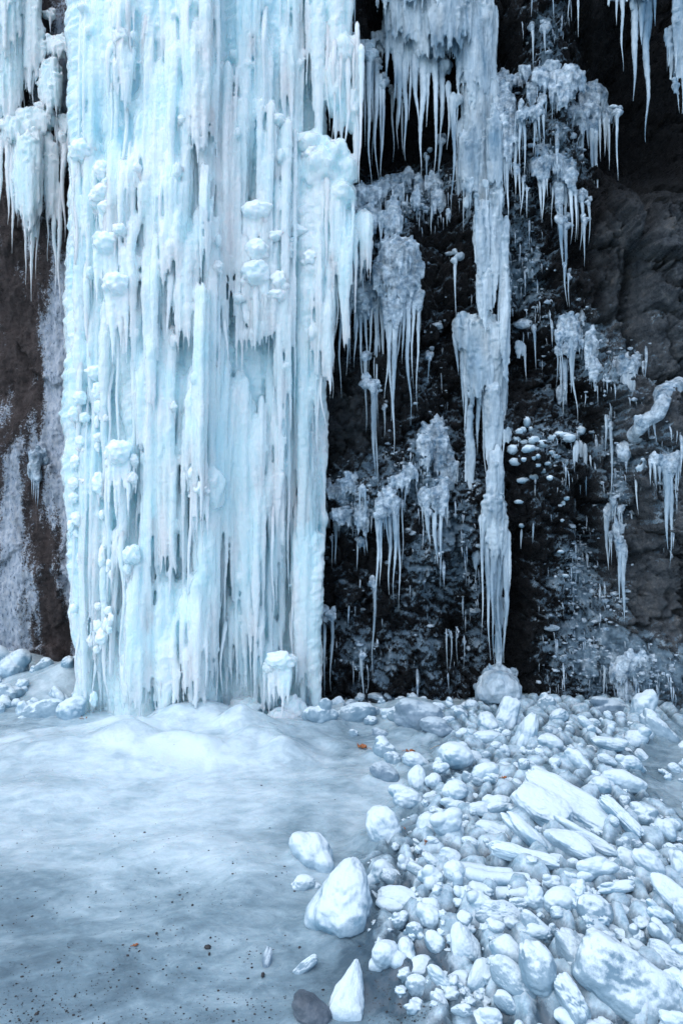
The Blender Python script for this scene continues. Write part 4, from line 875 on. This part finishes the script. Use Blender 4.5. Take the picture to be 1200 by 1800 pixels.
H(803, 1343, 64, 50, 10, 'R', "broad smooth ice mound with an air hole at the heap's edge", "the broad smooth mound")
H(833, 1325, 30, 28, 30, 'R', "plump lump squeezed behind the broad smooth mound", None)
H(773, 1342, 22, 20, 0, 'R', "round lump at the outer edge of the broad smooth mound", None)
H(772, 1364, 26, 17, 10, 'R', "flat oval lump below the broad smooth mound's outer edge", None)
H(763, 1376, 27, 23, 0, 'R', "solitary round lump outside the heap beside grey ice", None)
H(852, 1355, 48, 38, -20, 'R', "smooth dome shaped lump beside the broad smooth mound", None)
H(889, 1343, 34, 22, 10, 'R', "neat oval pebble of ice in front of the bent pillar", None)
H(920, 1366, 24, 24, 40, 'R', "grey oval lump at the upper corner of the great slab", None, 'b')
H(870, 1371, 40, 22, 15, 'L', "pair of small beads at the dome shaped lump's lower side", None)
H(966, 1306, 42, 36, 0, 'L', "two storey bun shaped lump above the great slab", None)
H(801, 1393, 48, 36, 5, 'R', "square shouldered smooth lump on the heap's outer slope", None)
H(877, 1392, 52, 34, -10, 'L', "folded white lump sheltering an orange leaf", "the folded lump")
H(1069, 1243, 64, 34, 0, 'L', "dull grey frosted mound at the cliff foot", "the dull frosted mound", 'g')
H(1128, 1246, 72, 44, -70, 'L', "tall stump of stacked ice rings under the cliff", "the ringed stump", thick=1, t=75)
H(1120, 1300, 44, 34, 0, 'L', "lower ring of ice at the ringed stump's foot", None)
H(1156, 1266, 70, 40, 50, 'L', "lumpy grey branch sloping off the ringed stump", None, 'b')
H(1042, 1264, 28, 16, 5, 'R', "long bead beneath the dull frosted mound", None)
H(1068, 1264, 17, 13, 50, 'R', "tilted bead beneath the middle of the dull frosted mound", None)
H(1090, 1262, 17, 12, 0, 'R', "lentil shaped bead between dull frosted mound and ringed stump", None)
H(1028, 1277, 38, 16, 48, 'R', "slim slanting finger of ice among small beads", None)
H(1072, 1314, 62, 28, 12, 'R', "flat oblong lump bridging a black hole", "the oblong bridging lump")
H(1107, 1342, 48, 36, 0, 'L', "warty lump right beside the black hole", None)
H(1017, 1334, 58, 32, 66, 'L', "thick bowed lump behind the great slab", "the bowed lump")
H(1090, 1370, 82, 36, 14, 'R', "large flat oval slab of ice with a dark undercut", "the flat oval slab")
H(1065, 1345, 36, 18, 25, 'R', "thin tilted lump wedged above the flat oval slab", None)
H(1055, 1390, 50, 34, 15, 'L', "grooved hump between great slab and flat oval slab", None)
H(1004, 1394, 158, 54, 38, 'S', "great white diagonal slab, longest and flattest in the heap", "the great slab", t=28, thick=.55)
H(952, 1417, 84, 52, 42, 'S', "second white slab parallel and downhill of the great slab", "the second slab", t=28, thick=.6)
H(1038, 1476, 124, 24, 34, 'L', "narrow snowy ridge running on from the second slab", "the narrow ridge", t=30, thick=1)
H(1090, 1443, 82, 24, 56, 'S', "snapped round column of ice tilted against the great slab's end", "the snapped column", thick=1, t=40)
H(1079, 1468, 18, 18, 0, 'R', "small bead lying in the dark gap under the great slab", None)
H(1000, 1484, 82, 40, 36, 'A', "leaf shaped smooth block under the second slab", "the leaf shaped block", t=32, thick=.7)
H(1125, 1436, 56, 44, 5, 'L', "pudgy grey lump beside grey rippled ice", "the pudgy grey lump", 'b')
H(1097, 1412, 22, 30, 20, 'R', "upright oval lump just above the snapped column", None, 'b')
H(1173, 1469, 36, 42, 0, 'L', "paw shaped lump with three toes near the picture's edge", None)
H(1176, 1440, 38, 24, -10, 'R', "curved lump roofing the paw shaped lump", None, 'b')
H(1106, 1513, 52, 38, 50, 'R', "twin lobed smooth lump below the snapped column", None)
H(1143, 1540, 62, 42, 48, 'R', "smooth hunched lump over a dark crevice", None)
H(1045, 1527, 76, 40, -8, 'L', "wart topped turtle shaped lump under the narrow ridge", "the turtle shaped lump")
H(1184, 1574, 96, 40, 62, 'A', "sharp edged plate of ice tilted at the picture's edge", "the sharp plate", t=40, thick=.5)
H(1082, 1560, 66, 22, -6, 'L', "long roll of ice across the top of a big round lump", None)
H(985, 1575, 60, 44, -20, 'R', "thick saddle shaped block with a shadowed notch", "the saddle shaped block")
H(1046, 1588, 58, 58, 0, 'R', "big round lump streaked with snow under the long roll", None, 'b')
H(1195, 1520, 36, 48, 0, 'L', "half hidden rounded lump at the picture's edge above the sharp plate", None)
H(928, 1462, 122, 34, 50, 'L', "arched arm of ice sloping beside the second slab", "the arched arm", t=40, thick=1)
H(874, 1416, 50, 26, -8, 'R', "upper bend of the arched arm, broad and smooth", None)
H(865, 1460, 84, 36, 22, 'L', "knuckled oblong lump sheltered by the arched arm", "the knuckled lump")
H(841, 1424, 34, 26, 0, 'R', "smooth ball behind the knuckled lump", None)
H(800, 1418, 50, 26, 0, 'R', "pillow shaped lump at the heap's outer slope", None)
H(785, 1464, 58, 48, -20, 'L', "large cracked smooth lump at the heap's outer slope", "the cracked smooth lump")
H(754, 1454, 36, 50, 10, 'R', "tall smooth lump standing over grey ice at the heap's rim", None)
H(826, 1478, 32, 24, 20, 'R', "little smooth boulder above the tray shaped block", None)
H(836, 1510, 72, 42, 6, 'A', "square white block hollowed on top like a tray", "the tray shaped block", thick=.8)
H(922, 1530, 112, 22, 17, 'S', "long straight ice bar lying behind the column bundle", "the straight bar", t=25, thick=1)
H(900, 1500, 48, 28, -20, 'L', "crooked lump on top of the straight bar", None)
H(800, 1546, 38, 38, 0, 'R', "smooth grey sided lump beside the column bundle's broken end", None)
H(757, 1586, 34, 40, 0, 'A', "angular crusted block at the heap's rim behind the pointed block", None)
H(790, 1572, 22, 18, 0, 'R', "pebble of ice in the gap beside the column bundle", None)
H(760, 1542, 46, 40, -20, 'L', "snow dusted sprawling lump at the heap's rim", None)
H(676, 1680, 66, 62, -20, 'L', "tooth shaped snowy lump overhanging dark bare ice", "the tooth shaped lump")
H(712, 1664, 38, 56, 10, 'R', "smooth tongue of ice beside the tooth shaped lump", None)
H(755, 1612, 48, 56, 0, 'R', "upright rounded block with a bitten underside", "the bitten block")
H(766, 1658, 46, 32, 60, 'A', "short pointed piece below the bitten block", None)
H(815, 1652, 78, 54, 75, 'A', "tall faceted block with a snow stripe", "the striped block")
H(874, 1617, 74, 44, 8, 'A', "wedge shaped clear edged block below the column bundle", "the wedge block", 'b')
H(803, 1703, 40, 42, 0, 'A', "stubby faceted block under the striped block", None)
H(843, 1716, 66, 32, -65, 'A', "two part tapering block pointing downhill", None)
H(770, 1718, 74, 28, 48, 'L', "snow covered ridge running down from the tooth shaped lump", None)
H(888, 1680, 62, 40, 60, 'A', "snow backed block next to the tapering block", None)
H(898, 1725, 92, 48, 48, 'A', "sharp keeled grey slab low in the heap", "the keeled slab", 'b', thick=.7)
H(1009, 1650, 88, 54, 62, 'A', "tall pointed boulder with a white snow stripe", "the pointed boulder", 'b')
H(945, 1712, 98, 56, 85, 'R', "tall smooth grey egg standing low in the heap", "the grey egg", 'b')
H(1105, 1727, 186, 112, 40, 'A', "largest boulder of bare grey ice in the lower corner", "the largest boulder", 'b', t=45, thick=.7)
H(1003, 1757, 86, 38, 66, 'S', "grey finger slab between the grey egg and the largest boulder", None, 'b')
H(1050, 1636, 54, 26, 78, 'A', "slim blade of ice above the largest boulder", None)
H(1124, 1622, 60, 28, 48, 'R', "smooth rounded bar above the largest boulder", None)
H(1166, 1642, 64, 40, 60, 'L', "double lobed grey lump below the sharp plate", None, 'b')
H(1178, 1700, 90, 44, 40, 'A', "flat grey plate behind the largest boulder at the picture's edge", None, 'b', t=35, thick=.6)
H(936, 1625, 54, 34, 58, 'A', "kite shaped block beside the wedge block", None, 'b')
H(1078, 1640, 40, 28, 20, 'R', "grey hollow sided lump over the largest boulder's top", None, 'g')
H(18, 1178, 84, 70, 0, 'L', "big cauliflower ice mound at the foot of brown rock", "the brown rock's cauliflower mound", sink=.38)
H(75, 1218, 84, 44, -5, 'L', "low swirled ice mound between brown rock and great waterfall", None, 'b', sink=.35)
H(125, 1210, 48, 44, 0, 'R', "rounded arch shaped lump touching the great waterfall's foot", None)
H(82, 1185, 34, 26, 0, 'L', "small heap of frozen spray in front of dark rock", None, 'b')
H(5, 1215, 60, 40, 0, 'R', "smooth apron lump below the big cauliflower mound", None, 'b', sink=.35)

def column_bundle():
    """broken block of parallel ice columns"""
    cx, cy = 876, 1560; Y = 2.66; zc = CAM_Z - (cy - HPX) * Y / FPX; s = Y / FPX; c = np.array([(cx - 600) * s, Y, zc])
    g = float(look('ground', c[0], c[1])[0]); root = empty("column_bundle", (c[0], c[1], g), "block of parallel broken ice columns lying flat in the heap", "ice block", GRP)
    L = 128 * s
    for k, (dy, dz, r, l0, l1) in enumerate(((0.02, 0.03, 0.032, -.5, .5), (-0.045, 0.005, 0.036, -.48, .5), (-0.05, -0.035, 0.032, -.4, .46), (0.05, -0.03, 0.045, -.45, .45), (0.07, 0.025, 0.03, -.5, .3))):
        t = np.linspace(l0, l1, 26); e = np.minimum(1, np.sqrt(np.clip((0.5 - np.abs((t - (l0 + l1) / 2) / (l1 - l0))) * 14, 0.02, 1)))
        path = np.stack([c[0] + t * L, c[1] + dy + 0 * t, c[2] + dz - 0.03 * t * L / 0.3 - 0.012 * np.cos(t * 3)], 1)
        v, f = tube(path, r * e * 0.95, 18, 0.13, 16, seed())
        mesh_np("ice_column", v, f, BLOCK, root)
    ps = [blob(c + np.array([dx, dy, -0.05]), (0.06, 0.05, 0.045), seed(), 3) for dx in (-.13, -.07, -.01) for dy in (-0.04, 0.03)]
    ps += [blob(c + np.array([-0.165, -0.03, dz]), (0.022, 0.022, 0.022), seed(), 2) for dz in (-.03, .0, .035, .055)]
    fused("snow_crust", ps, 0.006, BLOCK, root, smooth=2, disp=0.006, dsize=0.02)
    HERO.append((cx, cy, 130, 46, "the column bundle"))
column_bundle()

def fillers():
    occ = [(h[0], h[1], 0.46 * math.sqrt(h[2] * h[3])) for h in HERO]
    polys = [([(800, 1275), (900, 1240), (1010, 1255), (1110, 1250), (1150, 1290), (1105, 1360), (1125, 1410), (1200, 1440), (1215, 1800), (860, 1830), (745, 1760), (700, 1690), (680, 1640), (665, 1560), (700, 1480), (745, 1430), (770, 1360)], 1.0)]
    refs = [h for h in HERO if h[4]]
    out = []; tries = 0
    base = [(560, 1240), (640, 1225), (720, 1225), (840, 1238), (840, 1262), (700, 1268), (560, 1272)]
    west = [(-10, 1185), (140, 1180), (142, 1236), (60, 1250), (-10, 1250)]
    edge = [(1120, 1270), (1215, 1275), (1215, 1430), (1150, 1430), (1125, 1380)]
    for poly, n, w0, w1 in ((base, 26, 18, 40), (west, 16, 22, 46), (edge, 12, 20, 40)):
        k = t = 0
        while k < n and t < 4000:
            t += 1; px, py = rng.uniform(-10, 1215), rng.uniform(1180, 1440)
            if not inside(np.array([px]), np.array([py]), poly)[0]: continue
            w = rng.uniform(w0, w1)
            if any((px - a) ** 2 + (py - b) ** 2 * 2.5 < (0.28 * w + c * .7) ** 2 for a, b, c in occ): continue
            occ.append((px, py, 0.42 * w)); out.append((px, py, w)); k += 1
    while len(out) < 180 and tries < 60000:
        tries += 1
        px, py = rng.uniform(660, 1215), rng.uniform(1240, 1810)
        if not inside(np.array([px]), np.array([py]), polys[0][0])[0]: continue
        near = (py - 1240) / 560
        w = (15 + 32 * near) * rng.uniform(0.7, 1.65)
        if near < 0.3 and px > 940: w *= 0.75
        rr = 0.42 * w
        if any((px - a) ** 2 + (py - b) ** 2 * 1.5 < (rr * 0.62 + c) ** 2 for a, b, c in occ): continue
        occ.append((px, py, rr)); out.append((px, py, w))
    cnt = {}
    order = sorted(out, key=lambda q: min((q[0] - h[0]) ** 2 + (q[1] - h[1]) ** 2 for h in refs))
    words_o = ["closest to it", "second out from it", "third out from it", "fourth out from it", "fifth out from it", "sixth out from it", "seventh out from it", "eighth out from it"]
    for px, py, w in order:
        asp = rng.uniform(0.55, 0.95); h = w * asp; ang = rng.choice([rng.uniform(15, 60), rng.uniform(-30, 70)])
        kind = rng.choice('RLLL' if py < 1480 else 'LLLA')
        m = rng.choice('wwwb' if py < 1600 else 'wwbbb')
        v, f, c, hz = place(px, py, w, h, ang, kind, None, rng.uniform(.65, .95), rng.uniform(.24, .38), seed(), 4 if w < 22 else 5)
        ref = min(refs, key=lambda q: (px - q[0]) ** 2 + (py - q[1]) ** 2)
        dx, dy = px - ref[0], py - ref[1]
        side = ("left of" if dx < 0 else "right of") if abs(dx) > abs(dy) * 1.2 else ("uphill behind" if dy < 0 else "downhill before")
        size = "tiny" if w < 15 else "small" if w < 26 else "middling"
        shape = {'R': "rounded", 'L': "knobbly", 'A': "angular"}[kind]
        noun = "ice chunk" if kind == 'A' else "ice lump"
        key = (size, shape, side, ref[4]); i = cnt.get(key, 0); cnt[key] = i + 1
        lab = f"{size} {shape} {noun} {side} {ref[4]}, {words_o[min(i, 7)]}"
        nm = "ice_chunk" if kind == 'A' else "ice_lump"
        o = mesh_np(nm, v, [f], MATS[m], origin=(c[0], c[1], c[2] - hz))
        tag(o, lab, "ice chunk" if kind == 'A' else "ice lump", GRP)
fillers()

# crumbs of ice and snow filling the gaps: nobody could count them
def crumbs():
    ps = []; k = 0
    while k < 260:
        px, py = rng.uniform(640, 1215), rng.uniform(1440, 1815)
        Y = CAM_Z * FPX / (py - HPX); x = (px - 600) * Y / FPX
        if rub_mask(np.array([x]), np.array([Y]))[0] < rng.uniform(0.3, 1.0): continue
        r = rng.uniform(0.006, 0.022); z = float(look('ground', x, Y)[0])
        ps.append(blob((x, Y, z + r * 0.3), (r * rng.uniform(.8, 1.4), r * rng.uniform(.8, 1.4), r * rng.uniform(.7, 1)), seed(), 3, 0.5, 1.8)); k += 1
    v, f = join(ps); o = mesh_np("ice_rubble", v, f, BLOCK); o["kind"] = "stuff"
crumbs()
build_ground()

# ------------------------------------------------------------------ grit, pebble, leaves
def plain(name, lo, hi, rough=0.8, sc=30):
    m, nt, b = newmat(name)
    nt.links.new(ramp(nt, noise(nt, mapped(nt), sc, 4), [(0.35, lo), (0.65, hi)]), b.inputs["Base Color"]); b.inputs["Roughness"].default_value = rough
    return m
GRIT = plain("dark_grit", (0.015, 0.017, 0.02), (0.05, 0.05, 0.05)); LEAF = plain("dead_leaf", (0.22, 0.07, 0.025), (0.45, 0.17, 0.06), 0.6, 90); TWIG = plain("dry_straw", (0.35, 0.24, 0.15), (0.5, 0.38, 0.25))
def grit():
    ps = []; k = 0
    while k < 2200:
        px, py = rng.uniform(-30, 800), rng.uniform(1330, 1830)
        if rng.random() > ((py - 1280) / 520) ** 1.6: continue
        Y = CAM_Z * FPX / (py - HPX); x = (px - 600) * Y / FPX
        d = float(fbm(np.array([[x * 2.2, Y * 3.2, 0.0]]), 3, 77)[0])
        if d < rng.uniform(-0.5, 0.5): continue
        r = 0.00125 * math.exp(rng.gauss(0, 0.55)) * (1.5 if rng.random() < 0.06 else 1); z = float(look('ground', x, Y)[0])
        ps.append(blob((x, Y, z + r * 0.3), (r * rng.uniform(.8, 1.8), r * rng.uniform(.8, 1.5), r * 0.7), seed(), 1, 0.3)); k += 1
    v, f = join(ps); o = mesh_np("grit", v, f, GRIT); o["kind"] = "stuff"
grit()
def on_ground(px, py):
    z = 0.0
    for _ in range(5):
        x, Y = gpt(px, py, z); z = float(look('ground', x, Y)[0])
    return x, Y, z
def pebble(px, py, r, label):
    x, Y, z = on_ground(px, py)
    v, f = blob((x, Y, z + r * .5), (r * .8, r * 1.3, r), seed(), 3, 0.2); tag(mesh_np("pebble", v, f, GRIT, origin=(x, Y, z)), label, "pebble")
pebble(462, 1716, 0.008, "single black pebble beside the faint ice ridge on gritty ice")
pebble(368, 1678, 0.005, "larger black grain alone on blue gritty ice")
def leaf(px, py, L, label, rot, curl=0.5):
    x, Y, z = on_ground(px, py); nu, nv = 15, 9
    root = empty("fallen_leaf", (x, Y, z), label, "leaf", "dead leaves on the ice")
    s = nrs.uniform(0, 50); vs = []
    for i in range(nu):
        u = i / (nu - 1); wd = 0.36 * math.sin(math.pi * min(1, u * 0.96 + 0.04)) ** 0.7 * (1 + 0.25 * math.sin(u * 26))
        for j in range(nv):
            q = j / (nv - 1) * 2 - 1
            a = np.array([(u - 0.5), wd * q * math.cos(curl * q), 0.10 + 0.30 * curl * q * q + 0.20 * curl * (u - .5) ** 2 * 4])
            a[2] += 0.10 * math.sin(u * 9 + s) * abs(q) + 0.06 * math.sin(q * 5 + u * 14 + s)
            vs.append(a * L)
    vs = np.array(vs); c, sn = math.cos(rot), math.sin(rot)
    vs = np.stack([vs[:, 0] * c - vs[:, 1] * sn, vs[:, 0] * sn + vs[:, 1] * c, vs[:, 2]], 1) + np.array([x, Y, z])
    i = np.arange(nu - 1)[:, None] * nv; j = np.arange(nv - 1)[None, :]
    o = mesh_np("leaf_blade", vs, [np.stack([i + j, i + j + 1, i + nv + j + 1, i + nv + j], -1).reshape(-1, 4)], LEAF, root)
    so = o.modifiers.new("Solidify", 'SOLIDIFY'); so.thickness = 0.0015
    t = np.linspace(0, 1, 8)[:, None]; d = np.array([-c, -sn, 0]) * L
    path = np.array([x, Y, z + 0.12 * L]) + d * 0.45 + d * 0.5 * t + np.array([0, 0, 0.35 * L]) * t * (1.2 - t)
    mesh_np("leaf_stem", *tube(path, np.full(8, 0.0016), 6, 0), LEAF, root)
leaf(146, 1266, 0.06, "rust orange leaf lying against the great waterfall's foot", 0.3)
leaf(636, 1317, 0.075, "curled brown leaf with a raised dark stem on grey ice", 2.6, 0.8)
leaf(680, 1290, 0.04, "smallest orange leaf behind the glassy lump", 1.0)
leaf(721, 1323, 0.06, "flat tan leaf above the flat oval lump", 0.1, 0.3)
leaf(709, 1460, 0.032, "pinkish curled leaf beside the leaning smooth lump", 2.0, 0.9)
leaf(749, 1487, 0.035, "dark rust leaf tucked under the heap's rim", 1.2, 0.9)
leaf(553, 1599, 0.035, "crumpled red brown leaf beside the pointed block", 1.4, 1.0)
leaf(239, 1663, 0.02, "lone brown leaf scrap on open gritty ice", 0.4, 0.5)
leaf(886, 1405, 0.03, "tan leaf under the folded lump's lip", 0.2, 0.6)
def straw():
    x, Y, z = on_ground(768, 1314); t = np.linspace(-1, 1, 12)
    path = np.stack([x + t * 0.05, Y + t * 0.03, z + 0.012 + 0.012 * (1 - t * t)], 1)
    tag(mesh_np("straw", *tube(path, np.full(12, 0.0015), 6, 0), TWIG, origin=(x, Y, z)), "thin bent straw lying between tan leaf and heap", "straw")
straw()
